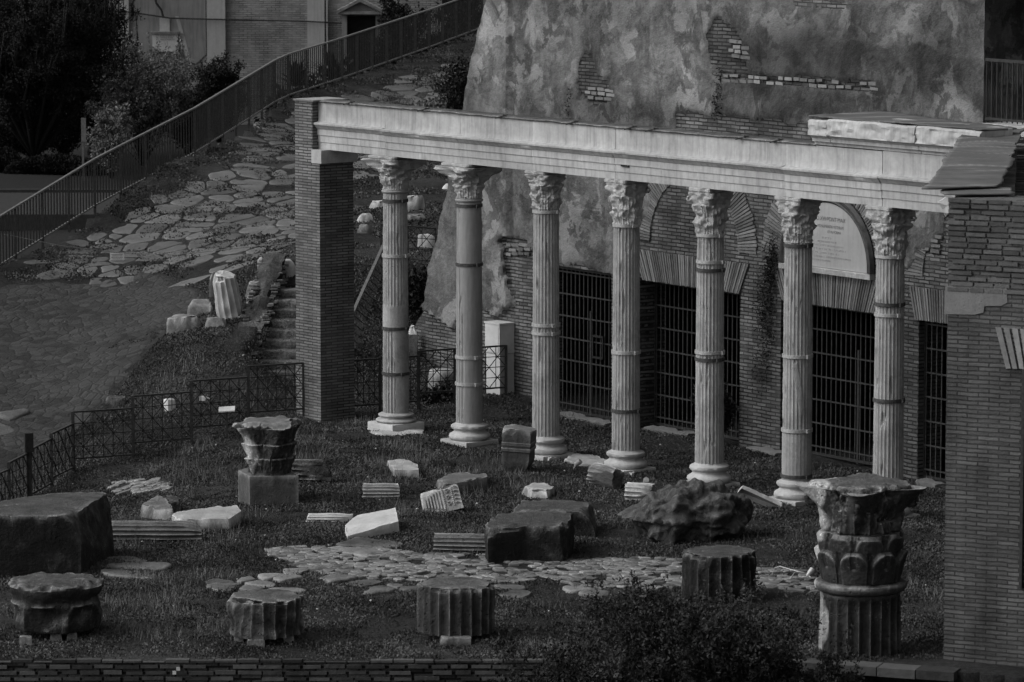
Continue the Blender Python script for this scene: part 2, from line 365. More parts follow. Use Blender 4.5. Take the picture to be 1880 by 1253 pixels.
def big():
    m=MB(); m.add([(-1500,-200,-1.8),(1500,-200,-1.8),(1500,3000,-1.8),(-1500,3000,-1.8)],[(0,1,2,3)])
    tag(m.build('lower_ground',MT['lawn']),kind='structure')
    # garden behind the fence, one rolling sheet
    V=[];F=[];nx,ny=60,40
    for j in range(ny+1):
        for i in range(nx+1):
            x=-75+i*1.8; y=84+j*2.6; z=.3+mn.fractal(Vector((x*.08,y*.08,2)),1,2,3)*.35
            if x>FP[0][0]-1.5: z=min(z,.4)
            V.append((x,y,z))
    for j in range(ny):
        for i in range(nx):
            a=j*(nx+1)+i; x,y,_=V[a]
            if beyond_fence(x+1.8,y) or y>126: F.append((a,a+1,a+nx+2,a+nx+1))
    tag(mesh('rear_garden_ground',V,F,MT['lawn'],smooth=True),kind='structure')
    a=PZ(-60,392,.75);b=PZ(420,392,.75);c=PZ(420,352,.75);d=PZ(-60,352,.75)
    m=MB(); m.obox((a[0],a[1],.3),(b[0]-a[0],0,0),(0,c[1]-a[1],0),(0,0,.42)); tag(m.build('rear_lane',MT['asph']),kind='structure')
    m=MB(); m.obox((d[0],d[1]+.01,.3),(c[0]-d[0],0,0),(0,.25,0),(0,0,.50)); tag(m.build('rear_kerb',MT['asph']),kind='structure')
big()
def overlay(name,poly,mat,dz,st=.14,kind='structure',rag=9):
    W=[T(u,v) for u,v in poly]; x0=min(w[0] for w in W)-.5;x1=max(w[0] for w in W)+.5;y0=min(w[1] for w in W)-.5;y1=max(w[1] for w in W)+.5
    xs=np.arange(x0,x1,st); ys=np.arange(y0,y1,st*1.3); X,Y=np.meshgrid(xs,ys); Z=zarr(X,Y)
    V=[];F=[];idx={}
    for j in range(len(ys)):
        for i in range(len(xs)):
            x,y,z=X[j,i],Y[j,i],Z[j,i]; u,v=PR(x,y,z)
            k=mn.fractal(Vector((x*1.1,y*1.1,7)),1,2,3)
            if inpoly(u+k*rag*3,v+k*rag,poly) and not beyond_fence(x-.15,y):
                fi=sum(inpoly(u+du_+k*rag*3,v+dv_+k*rag,poly) for du_,dv_ in ((26,0),(-26,0),(0,7),(0,-7),(18,5),(-18,-5),(18,-5),(-18,5),(12,0),(-12,0),(0,3),(0,-3)))/12
                idx[(i,j)]=len(V); V.append((x,y,z+dz-(1-fi)*.16+mn.fractal(Vector((x*.7,y*.7,0)),1,2,4)*.045+mn.noise(Vector((x*3.1,y*3.1,5)))*.018))
    for (i,j) in idx:
        if (i+1,j) in idx and (i,j+1) in idx and (i+1,j+1) in idx: F.append((idx[i,j],idx[i+1,j],idx[i+1,j+1],idx[i,j+1]))
    return tag(mesh(name,V,F,mat,smooth=True),kind=kind)
overlay('cobbled_road',[(-60,500),(60,520),(180,515),(300,500),(400,545),(345,595),(305,628),(215,740),(150,795),(100,840),(-60,890)],MT['setts'],.020,st=.085,rag=12)
PAVE_A=[(60,505),(90,470),(250,375),(420,290),(520,215),(640,185),(760,135),(850,110),(880,180),(800,290),(700,320),(650,340),(640,380),(540,450),(520,475),(400,500),(330,530),(200,530)]
PAVE_S=[(480,1012),(560,1003),(690,1008),(760,1016),(900,1022),(1010,1026),(1250,1030),(1390,1040),(1490,1052),(1500,1094),(1400,1085),(1250,1080),(1180,1083),(1060,1078),(990,1062),(960,1072),(800,1068),(660,1066),(560,1050),(520,1030)]
def clip(P,mx,my,nx,ny):
    out=[]; n=len(P)
    for i in range(n):
        a,b=P[i],P[(i+1)%n]; da=(a[0]-mx)*nx+(a[1]-my)*ny; db=(b[0]-mx)*nx+(b[1]-my)*ny
        if da<=0: out.append(a)
        if (da<0)!=(db<0) and abs(da-db)>1e-9: t_=da/(da-db); out.append((a[0]+(b[0]-a[0])*t_,a[1]+(b[1]-a[1])*t_))
    return out
def stones(name,poly,sp,gap,th,prob,seed,mat,stretch=1.0,zoff=0.0,rot=.3,bury=.5,low=None):
    """irregular close-set flags: cells of a jittered grid, shrunk by the joint, edges broken by noise"""
    rnd=random.Random(seed); W=[T(u,v) for u,v in poly]; x0=min(w[0] for w in W)-sp;x1=max(w[0] for w in W)+sp;y0=min(w[1] for w in W)-sp;y1=max(w[1] for w in W)+sp
    cr,sr=math.cos(rot),math.sin(rot); cx,cy=(x0+x1)/2,(y0+y1)/2; ext=max(x1-x0,y1-y0)*.75+sp*2
    G={}; nx_=int(ext*2/sp/stretch)+1; ny_=int(ext*2/sp)+1
    for j in range(ny_):
        for i in range(nx_):
            a=-ext+(i+(.5 if j%2 else 0)+rnd.uniform(-.48,.48))*sp*stretch; b=-ext+(j+rnd.uniform(-.42,.42))*sp; G[i,j]=(cx+a*cr-b*sr,cy+a*sr+b*cr)
    V=[];F=[]
    for (i,j),(px,py) in G.items():
        if not(x0-1<px<x1+1 and y0-1<py<y1+1): continue
        z=zt(px,py); u,v=PR(px,py,z)
        if not inpoly(u,v,poly): continue
        k=mn.fractal(Vector((px*.35,py*.35,seed)),1,2,3)
        if rnd.random()>prob+k*.6: continue
        P=[(px-2*sp,py-2*sp),(px+2*sp,py-2*sp),(px+2*sp,py+2*sp),(px-2*sp,py+2*sp)]
        for dj in (-2,-1,0,1,2):
            for di in (-2,-1,0,1,2):
                q=G.get((i+di,j+dj))
                if q is None or (di==0 and dj==0): continue
                dx,dy=q[0]-px,q[1]-py; L_=math.hypot(dx,dy)
                if L_<1e-6: continue
                g_=gap*rnd.uniform(.6,1.8); P=clip(P,px+dx/2-dx/L_*g_/2,py+dy/2-dy/L_*g_/2,dx/L_,dy/L_)
                if len(P)<3: break
            if len(P)<3: break
        if len(P)<3: continue
        mx_=sum(p[0] for p in P)/len(P); my_=sum(p[1] for p in P)/len(P)
        D=[]
        for q in range(len(P)):
            a,b=P[q],P[(q+1)%len(P)]; L_=math.hypot(b[0]-a[0],b[1]-a[1]); kk=max(1,int(L_/(sp*.22)))
            for w in range(kk): D.append((a[0]+(b[0]-a[0])*w/kk,a[1]+(b[1]-a[1])*w/kk))
        # round the corners of the outline
        for _ in range(1 if sp>.3 else 0): D=[((D[q-1][0]+2*D[q][0]+D[(q+1)%len(D)][0])/4,(D[q-1][1]+2*D[q][1]+D[(q+1)%len(D)][1])/4) for q in range(len(D))]
        h=th*rnd.uniform(.2,1.3)+zoff; nn=len(D); b=len(V); tx,ty=rnd.uniform(-.03,.03),rnd.uniform(-.03,.03)
        z+=mn.fractal(Vector((px*.7,py*.7,0)),1,2,4)*.045
        gx=(zt(px+.2,py)-zt(px-.2,py))/.4; gy=(zt(px,py+.2)-zt(px,py-.2))/.4
        for lev,(s,hz) in enumerate([(1.0,-.12),(1.0,zoff-th*.7),(.96,zoff+(h-zoff)*.1),(.85,zoff+(h-zoff)*.6),(.55,zoff+(h-zoff)*.9),(.28,h)]):
            for q,(qx,qy) in enumerate(D):
                dx,dy=(qx-mx_)*s,(qy-my_)*s; nz_=mn.noise(Vector((qx*7,qy*7,seed)))*sp*.05
                rr=math.hypot(dx,dy)+1e-6; dx+=dx/rr*nz_; dy+=dy/rr*nz_
                jz=mn.fractal(Vector(((mx_+dx)*5,(my_+dy)*5,seed)),1,2,4)*min(th,.05)*.7
                V.append((mx_+dx,my_+dy,z+hz+jz+(mx_+dx-px)*(gx+tx)+(my_+dy-py)*(gy+ty)))
        for lev in range(5):
            for q in range(nn): F.append((b+lev*nn+q,b+lev*nn+(q+1)%nn,b+(lev+1)*nn+(q+1)%nn,b+(lev+1)*nn+q))
        F.append(tuple(b+5*nn+q for q in range(nn)))
    return tag(mesh(name,V,F,mat,smooth=True,angle=50),kind='structure')
stones('ancient_paving',PAVE_A,.50,.045,.014,.95,3,MT['basalt'],1.5,rot=.45,zoff=.008)
stones('road_edge_paving',[(-40,690),(30,715),(45,800),(60,850),(-40,860)],.65,.1,.03,.5,9,MT['basalt'],1.0,zoff=.04)
stones('courtyard_paving',PAVE_S,.105,.004,.010,.93,5,MT['strip'],1.9,zoff=.024,rot=.05)
stones('courtyard_paving_edge',[(360,1075),(520,1052),(620,1060),(760,1080),(760,1096),(620,1092),(480,1085),(380,1088)],.36,.05,.02,.62,6,MT['strip'],1.5,zoff=.03,rot=.05)
stones('courtyard_paving_edge',[(905,1072),(1000,1075),(1150,1088),(1240,1095),(1230,1110),(1080,1104),(950,1108),(910,1098)],.34,.05,.02,.62,7,MT['strip'],1.5,zoff=.03,rot=.05)
stones('courtyard_paving_slabs',[(500,1000),(690,997),(745,1010),(740,1018),(560,1014)],.55,.04,.02,1.0,8,MT['strip'],1.9,zoff=.03,rot=-.05)
stones('buried_slabs',[(150,1030),(360,1028),(370,1050),(180,1060)],.6,.06,.02,.5,13,MT['strip'],1.6,zoff=.02)
stones('old_brick_pavement',[(205,885),(300,880),(320,897),(300,905),(215,905)],.16,.02,.02,.95,12,MT['mid'],1.6,rot=.1,zoff=.03)
# ---------------------------------------------------------------- vegetation
def leaves(C,size,seed,asp=1.8,updir=.4,rad=None):
    rs=np.random.RandomState(seed); n=len(C)
    d=rs.normal(size=(n,3)); d[:,2]+=updir; d/=np.linalg.norm(d,axis=1)[:,None]
    e=rs.normal(size=(n,3)); e-= (e*d).sum(1)[:,None]*d; e/=np.linalg.norm(e,axis=1)[:,None]
    s=size*rs.uniform(.6,1.3,size=(n,1)); a=d*s*asp*.5; b=e*s*.5
    V=np.stack([C-a,C+b,C+a,C-b],1).reshape(-1,3); F=np.arange(n*4).reshape(n,4); return V,F
def shrub(name,label,cat,loc,h,rx,ry,nl,ls,mat,seed=1,trunk=0.0,tr=.03,group=None,gap=.5,stems=7,bottom=.0,asp=1.8,parts=('stem','foliage'),twiggy=False,sprigs=0):
    rnd=random.Random(seed); rs=np.random.RandomState(seed)
    o=empty(name,loc,0,label,cat,group); sm=MB(); tips=[]
    base=[Vector((0,0,-.1))]
    if trunk>0:
        pts=[Vector((0,0,-.15)),Vector((rnd.uniform(-.05,.05),0,trunk*.5)),Vector((rnd.uniform(-.1,.1),0,trunk))]; sm.tube(pts,[tr*1.3,tr,tr*.85],9); base=[pts[-1]]
    for k in range(stems):
        a=rnd.random()*6.28; rr=math.sqrt(rnd.random())
        tp=Vector((math.cos(a)*rx*rr,math.sin(a)*ry*rr,trunk+(h-trunk)*(1-.45*rr*rr)*rnd.uniform(.75,1)))
        b=base[0]; mid=b.lerp(tp,.5)+Vector((rnd.uniform(-.1,.1)*rx,0,rnd.uniform(0,.1)*h))
        sm.tube([b,mid,tp],[tr*.8,tr*.45,tr*.15],6); tips.append((b,mid,tp))
        for q in range(4):
            f=rnd.uniform(.35,.95); p0=b.lerp(mid,f*2) if f<.5 else mid.lerp(tp,f*2-1)
            p1=p0+Vector((rnd.uniform(-1,1)*rx*.45,rnd.uniform(-1,1)*ry*.45,rnd.uniform(.0,.3)*(h-trunk)))
            sm.tube([p0,p1],[tr*.3,tr*.08],5); tips.append((p0,p0.lerp(p1,.5),p1))
    SP=[]
    for k in range(sprigs):
        b,mid_,tp=tips[rnd.randrange(len(tips))]; p0=mid_.lerp(tp,rnd.uniform(.3,1)); p1=p0+Vector((rnd.gauss(0,.09),rnd.gauss(0,.09),rnd.uniform(.2,.65)*(h/3)))
        sm.tube([p0,p1],[tr*.3,tr*.15],4)
        for q in range(26): 
            c_=p0.lerp(p1,rnd.random()**.8); SP.append([c_.x+rnd.gauss(0,ls*.8),c_.y+rnd.gauss(0,ls*.8),c_.z+rnd.gauss(0,ls*.5)])
    sm.build(parts[0],MT['bark'],o,True)
    C=[np.array(SP)] if SP else []
    ncl=len(tips)*5; cl=[]
    for k in range(ncl):
        b,m,tp=tips[k%len(tips)]; f=rnd.uniform(.45,1.05) if not twiggy else rnd.uniform(.3,1.05)
        cl.append(((m.lerp(tp,f*2-1) if f>.5 else b.lerp(m,f*2)),rnd.uniform(.5,1.3)))
    for k in range(int(nl/18)):
        c,w=cl[rnd.randrange(ncl)]; r=(.05 if twiggy else .16)*min(rx,h)*w
        c2=Vector((c.x+rnd.gauss(0,r),c.y+rnd.gauss(0,r),c.z+rnd.gauss(0,r*.8)))
        pts=rs.normal(0,ls*1.6,size=(18,3))+np.array(c2); C.append(pts)
    C=np.concatenate(C); C=C[C[:,2]>bottom+.02]
    V,F=leaves(C,ls,seed,asp); mesh(parts[1],V,F,mat,o)
    return o
# ---------------------------------------------------------------- the colonnade
C1=Vector(PZ(727,789,0)); C6=Vector(PZ(1462,921,0)); CS=(C6-C1)/5; SPC=CS.length; cd=CS.normalized(); cq=Vector((-cd.y,cd.x,0))  # cd along, cq away from camera
CANG=math.atan2(cd.y,cd.x)
def zat(v,x,y,u=None):
    # height seen at pixel row v above point x,y
    return PY(0,v,y)[2]
def capital_mesh(h,r0,r1,wear,seed,leafamp=.05,na=96,nz=44):
    V=[];F=[]; rnd=random.Random(seed)
    for j in range(nz+1):
        t=j/nz
        bell=r0+(r1*.72-r0)*(t**1.8)
        for k in range(na):
            a=2*math.pi*k/na; 
            corner=abs(math.cos(2*(a)))  # corners at multiples of 90 deg (rotated later by 45)
            r=bell
            if t<.42:
                q=t/.42; lf=abs(math.cos(4*a))**.6; r+=leafamp*lf*(q**1.6)*(1.0 if q<.93 else 1-(q-.93)*8)+.010*math.cos(32*a)*(1-q*.3)
            elif t<.72:
                q=(t-.30)/.42; lf=abs(math.sin(4*a))**.6; r+=leafamp*1.15*lf*(q**1.6)*(1.0 if q<.93 else 1-(q-.93)*8)+.010*math.cos(32*a)
            if t>.5:
                q=(t-.5)/.38; q=min(q,1); r+=(r1*1.25-bell)*(corner**5)*q**1.6*wear
                r+=.03*math.cos(8*a+1)*math.sin(q*6)*wear
            if t>.88: r=max(r,bell*1.02)
            p=Vector((math.cos(a),math.sin(a),t*3))
            r*=1+mn.fractal(p*2.1+Vector((seed,0,0)),1,2,4)*(.16+.16*(1-wear))
            V.append((r*math.cos(a),r*math.sin(a),t*h*.9))
    for j in range(nz):
        for k in range(na): F.append((j*na+k,j*na+(k+1)%na,(j+1)*na+(k+1)%na,(j+1)*na+k))
    F.append(tuple(nz*na+k for k in range(na)))
    return V,F
def abacus_mesh(h,r1,wear,seed):
    V=[];F=[];na=64
    def rad(a):
        c=abs(math.cos(2*a)); base=r1*(.80+.42*c**6)
        n=mn.noise(Vector((math.cos(a)*2+seed,math.sin(a)*2,seed*.3)))
        return base*(1+n*.12)*(1 if wear>.9 else (1-(1-wear)*.45*max(0,n+.35)*(1+c)))
    for (s,z) in [(.2,.86),(.90,.87),(.92,.92),(1,.93),(1,.985),(.96,1.0),(0.2,1.0)]:
        for k in range(na):
            a=2*math.pi*k/na; r=rad(a)*s; V.append((r*math.cos(a),r*math.sin(a),z*h))
    for j in range(6):
        for k in range(na): F.append((j*na+k,j*na+(k+1)%na,(j+1)*na+(k+1)%na,(j+1)*na+k))
    F.append(tuple(6*na+k for k in range(na)))
    return V,F
cols=[ # capital top v, capital bottom v, base top v, wear, smooth mode, bands [(v,dark)], base seed
 (285,347,757,1.0,'a',[(368,1),(469,0),(602,1),(685,1)],'fluted column with smooth repaired right side, nearest the square brick pier, on a square plinth'),
 (298,363,776,1.0,'b',[(377,1),(485,1),(655,0),(704,0)],'mostly smooth column with fluting only on its left edge and a well preserved leafy capital'),
 (316,383,800,.45,'c',[(388,0),(596,0),(611,0)],'fluted column with an eroded narrow capital and a close pair of pale bands at mid height'),
 (329,412,826,.55,'c',[(413,0),(646,0),(753,1)],'fluted column in front of the brick between the first and second barred doors'),
 (345,430,850,.6,'c',[(431,0),(480,0),(495,1),(646,0),(659,1)],'fluted column with five metal bands in front of the second barred door'),
 (362,444,880,.6,'d',[(450,1),(653,0),(789,0),(873,1)],'fluted column just left of the inscribed arched plaque, with a smooth pale repair scar'),
 (380,468,905,.6,'c',[(470,0),(558,1),(577,0),(734,1)],'fluted column nearest the right brick wall, partly behind the stacked capital'),
]
for i,(vt,vb,vs,wear,mode,bands,lab) in enumerate(cols):
    p=C1+cd*SPC*i; x,y=p.x,p.y; rnd=random.Random(40+i)
    z=lambda v: PY(0,v,y)[2]
    o=empty('corinthian_column',(x,y,0),CANG,lab,'column','columns of the ruined colonnade')
    r0=.242+.004*i*.2; r1=.222+.003*i*.3; zs=z(vs); zc=z(vb); zt_=5.05
    # shaft
    NF=24; na=NF*8; nz=150; V=[];F=[]
    for j in range(nz+1):
        t=j/nz; zz=zs+(zc-zs)*t; rr=r0+(r1-r0)*t**1.3
        for k in range(na):
            a=2*math.pi*k/na; wa=(a+CANG+math.pi/2)%(2*math.pi)   # 0 = towards camera, grows to the right in the picture
            if wa>math.pi: wa-=2*math.pi
            fl=max(0,math.cos(NF*(a)))**.7 if math.cos(NF*a)>0 else 0
            fl=abs(math.sin(NF*a/2))**.8
            d=.013
            n=mn.fractal(Vector((math.cos(a)*1.5+i*9,math.sin(a)*1.5,zz*1.3)),1,2,4)
            if mode=='a':
                v=PR(x,y,zz)[1]
                if 560<v<602: d=0
                elif v>602: d=0 if wa>(-.25+(v-602)/160*.35+n*.2) else .02
                elif v<415 and wa>.2: d=.004
            elif mode=='b': d=.013 if wa<(-.62+.25*math.sin(zz*1.2)+n*.1) else 0
            elif mode=='d':
                v=PR(x,y,zz)[1]
                if v>795: d=.004
                elif 665<v<760 and abs(wa-(-.1+(v-690)/150))<.22: d=.002
            r=rr-d*fl
            wear_=mn.fractal(Vector((math.cos(a)*4+i*5,math.sin(a)*4,zz*3.5)),1,2,3)
            if d>.005: r-=max(0,wear_-.34)*.05; r-= .004*max(0,n)
            r+=.002*wear_
            # drum joints
            V.append((r*math.cos(a),r*math.sin(a),zz))
    for j in range(nz):
        for k in range(na): F.append((j*na+k,j*na+(k+1)%na,(j+1)*na+(k+1)%na,(j+1)*na+k))
    mesh('shaft',V,F,MT['colp'] if mode=='b' else MT['colm'],o,True,38)
    if i in (0,1):
        m=MB(); m.lathe([(r1,-.075),(r1+.012,-.07),(r1+.03,-.045),(r1+.03,-.03),(r1+.01,-.02),(r1+.015,0),(r1,.01)],40,(0,0,zc)); m.build('astragal',MT['colp'],o,True,50)
    # bands
    for (vbn,dk) in bands:
        zb=z(vbn); t=(zb-zs)/(zc-zs); rr=r0+(r1-r0)*max(t,0)**1.3+.006; hh=.028
        m=MB(); m.lathe([(rr-.03,-hh),(rr,-hh),(rr+.012,-hh*.95),(rr+.012,hh*.95),(rr,hh),(rr-.03,hh)],48,(0,0,zb))
        ba=-CANG-math.pi/2+rnd.choice([.5,.65,.9]); bx,by=math.cos(ba)*(rr+.02),math.sin(ba)*(rr+.02)
        m.box(bx,by,zb,.05,.06,hh*2.2,ba)
        m.build('iron_band' if dk else 'steel_band',MT['bandd'] if dk else MT['bandl'],o,True,40)
    # capital
    hc=zt_-zc; V,F=capital_mesh(hc,r1*1.0,.50 if wear>.9 else .36,wear,i*7+3,.045)
    cM=Matrix.Translation((0,0,zc))@Matrix.Rotation(math.pi/4,4,'Z')
    cp=mesh('capital',V,F,MT['cap'],o,True,60,cM)
    V,F=abacus_mesh(hc,.40 if wear>.9 else .36,wear,i*5+1); mesh('abacus',V,F,MT['cap'],cp,True,35)
    for k in range(4):
        a=k*math.pi/2
        if wear<.9 and (k+i)%3!=0: continue
        m=MB(); rv=.47 if wear>.9 else .36; c=Vector((math.cos(a)*rv,math.sin(a)*rv,hc*.76)); pts=[]
        for q in range(22):
            tt=q/21*4.2*math.pi*.75; rr=.062*(1-q/24); pts.append(c+Vector((math.cos(a),math.sin(a),0))*(math.cos(tt+1.5)*rr)+Vector((0,0,1))*math.sin(tt+1.5)*rr)
        m.tube(pts,[.024*(1-.5*q/21) for q in range(22)],7); m.build('volute',MT['cap'],cp,True)
    # base
    pw=.37; zpl=.15 if i in (0,) else .07
    m=MB(); zb0=zpl-.0
    hb=zs-zb0
    prof=[(.30,0),(.335,.0),(.365,hb*.08),(.378,hb*.2),(.365,hb*.33),(.33,hb*.40),(.315,hb*.42),(.285,hb*.5),(.282,hb*.58),(.305,hb*.64),(.318,hb*.66),(.335,hb*.75),(.33,hb*.86),(.30,hb*.92),(.275,hb*.94),(.262,hb*.96),(.250,hb*1.0),(.235,hb*1.04)]
    if hb>.45:
        s=.36/hb; prof=[(r_,zz*s) for r_,zz in prof]; prof=prof[:-2]+[(.262,.36),(.262,.37),(.248,.375),(.246,hb*.97),(.252,hb),(.24,hb+.01)]
    V=[];F=[];na=56
    for (r_,zz) in prof:
        for k in range(na):
            a=2*math.pi*k/na; n=mn.fractal(Vector((math.cos(a)*1.7+i*3,math.sin(a)*1.7,zz*4)),1,2,4); rr=r_*(1+n*.03-max(0,n-.3)*.25); V.append((rr*math.cos(a),rr*math.sin(a),zb0+zz))
    for j in range(len(prof)-1):
        for k in range(na): F.append((j*na+k,j*na+(k+1)%na,(j+1)*na+(k+1)%na,(j+1)*na+k))
    mesh('base',V,F,MT['base'],o,True,42)
    if i in (0,1,3,5):
        V,F=[],[]
    from_ = None
    # square plinth with chipped edges
    nn=14; per=[]
    for side in range(4):
        for q in range(nn):
            f=-1+2*q/nn; per.append([(f,-1),(1,f),(-f,1),(-1,-f)][side])
    V=[];F=[];lv=[(-.12,1.0),(zpl*.5,1.0),(zpl-.02,1.0),(zpl-.002,.985),(zpl,.6)]
    for (zz,s) in lv:
        for (a,b) in per:
            e=mn.noise(Vector((a*2+i,b*2,zz*3+i))); ch=max(0,e-.1)*.09*(1.6 if abs(a)+abs(b)>1.8 else .6)*(.8 if i>1 else .25)
            V.append((a*(pw*s-ch),b*(pw*s-ch),zz))
    k4=len(per)
    for j in range(len(lv)-1):
        for k in range(k4): F.append((j*k4+k,j*k4+(k+1)%k4,(j+1)*k4+(k+1)%k4,(j+1)*k4+k))
    F.append(tuple((len(lv)-1)*k4+k for k in range(k4)))
    mesh('plinth',V,F,MT['base'],o,True,35)

# ---------------------------------------------------------------- entablature
def ptC(s,off,z): # s metres from column 1 along the row, off towards the camera
    p=C1+cd*s-cq*off; return (p.x,p.y,z)
def s_of(u,z,off):
    # along-row coordinate where the front plane at height z is seen at pixel column u
    lo_,hi=-5,20
    for _ in range(40):
        mid=(lo_+hi)/2; q=ptC(mid,off,z)
        if PR(*q)[0]<u: lo_=mid
        else: hi=mid
    return lo_
E0=empty('entablature',ptC(0,0,5.05),0,'long pale marble entablature resting on the seven columns and the brick pier','entablature')
E0M=Matrix.Translation(E0.location).inverted()
prof=[(.245,.00),(.245,.125),(.250,.130),(.262,.132),(.262,.255),(.268,.26),(.282,.262),(.282,.37),(.290,.375),(.300,.385),(.320,.41),(.352,.445),(.368,.455),(.372,.485),(.360,.492),(.30,.50),(.262,.515),(.252,.56),(.25,.70),(.255,.86),(.262,.885)]
zE=5.052
seams=[581,708,845,978,1130,1215,1281,1443,1620,1790]
for b in range(len(seams)-1):
    s0=s_of(seams[b],5.3,.25); s1=s_of(seams[b+1],5.3,.25)-.006
    rnd=random.Random(b*3+1); do=rnd.uniform(-.008,.008); dz=rnd.uniform(-.006,.006)
    ns=max(6,int((s1-s0)/.045)); V=[];F=[]
    P=[(o_,z_) for o_,z_ in prof]
    # densify
    D=[]
    for a,bb in zip(P[:-1],P[1:]):
        L_=math.hypot(bb[0]-a[0],bb[1]-a[1]); k=max(1,int(L_/.045))
        for q in range(k): D.append((a[0]+(bb[0]-a[0])*q/k,a[1]+(bb[1]-a[1])*q/k))
    D.append(P[-1]); full=D+[(-.25,.885),(-.25,0)]
    m_=len(full)
    for j in range(ns+1):
        s=s0+(s1-s0)*j/ns; edge=min(j,ns-j)
        for (of,zz) in full:
            n=mn.fractal(Vector((s*1.6,zz*3,b)),1,2,4)
            chip=0
            if .44<zz<.50 and of>0: chip=max(0,n-.25)*.06
            if edge==0 and of>0: chip+=.006
            if zz<.01 and of>.2: chip+=max(0,mn.noise(Vector((s*3,b,1)))-.2)*.05
            V.append(ptC(s,of+do-chip+(n*.004 if of>0 else 0),zE+zz+dz*(1 if zz>.01 else 0)))
    for j in range(ns):
        for k in range(m_): F.append((j*m_+k,(j+1)*m_+k,(j+1)*m_+(k+1)%m_,j*m_+(k+1)%m_))
    F.append(tuple(range(m_))); F.append(tuple(ns*m_+k for k in range(m_))[::-1])
    mesh('entablature_block',V,F,MT['entab'],E0,True,28,E0M)
# lead covering over the frieze, ragged edge with clutter
V=[];F=[]; sA=s_of(583,5.9,.25); sB=s_of(1500,5.9,.25); ns=150; sec=[(.285,-.012),(.290,.008),(.18,.014),(.0,.022),(-.18,.014),(-.28,.0)]
for j in range(ns+1):
    s=sA+(sB-sA)*j/ns
    for (of,zz) in sec:
        n=mn.fractal(Vector((s*3,of*5,4)),1,2,3); V.append(ptC(s,of+(n*.02 if of>.2 else 0),zE+.89+zz+max(-.004,n*.018)))
for j in range(ns):
    for k in range(len(sec)-1): F.append((j*6+k,(j+1)*6+k,(j+1)*6+k+1,j*6+k+1))
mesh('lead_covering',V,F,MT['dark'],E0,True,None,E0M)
for (u,dv) in [(640,0),(777,0),(920,0),(1050,0),(1157,0),(1196,0),(1362,0),(1425,0)]:
    s=s_of(u,5.93,.28); m=MB(); m.bar(ptC(s+.09,.20,zE+.935),ptC(s-.07,.36,zE+.875),.035,.02); m.bar(ptC(s+.03,.26,zE+.925),ptC(s+.10,.30,zE+.93),.03,.03)
    m.build('iron_clamp',MT['bandd'],E0,M=E0M)
# small dark socket in the architrave
m=MB(); s=s_of(1148,5.2,.27); m.obox(ptC(s-.1,.2875,zE+.262-.03),Vector(cd)*.2,cq*.03,Vector((0,0,.035))); m.build('dark_socket',MT['iron'],E0,M=E0M)
# surviving length of cornice at the right end
sK0=s_of(1484,6.1,.42); sK1=s_of(1800,6.1,.42)
KO=empty('cornice_fragment',ptC(sK0,0,5.95),0,'broken length of pale cornice lying on top of the right end of the entablature','cornice'); KM=Matrix.Translation(KO.location).inverted()
cuts=[sK0,s_of(1518,6.1,.42),s_of(1680,6.1,.42),sK1]
for b in range(3):
    s0,s1=cuts[b],cuts[b+1]-.012; ns=int((s1-s0)/.04); V=[];F=[]
    pf=[(.20,.0),(.27,.0),(.28,.05),(.30,.055),(.33,.06),(.335,.115),(.345,.12),(.37,.15),(.40,.16),(.43,.17),(.44,.19)]+[(.44,.19+.22*q/7) for q in range(1,8)]+[(.40,.44),(-.3,.46),(-.3,0)]
    m_=len(pf)
    for j in range(ns+1):
        s=s0+(s1-s0)*j/ns
        for q,(of,zz) in enumerate(pf):
            n=mn.fractal(Vector((s*2.2,zz*5,b+3)),1,2,5); n2=mn.noise(Vector((s*6,zz*9,b)))
            d=0
            if 10<=q<=18: d=abs(n)*.07+n2*.02
            if b==0: zz2=zz*(.95)
            else: zz2=zz
            V.append(ptC(s,of-d,zE+.90+zz2+(mn.noise(Vector((s*1.6,2,b)))*.04-(.10*b*.0) if q>15 else 0)))
    for j in range(ns):
        for k in range(m_): F.append((j*m_+k,(j+1)*m_+k,(j+1)*m_+(k+1)%m_,j*m_+(k+1)%m_))
    F.append(tuple(range(m_))); F.append(tuple(ns*m_+k for k in range(m_))[::-1])
    mesh('cornice_block',V,F,MT['entab'],KO,True,30,KM)

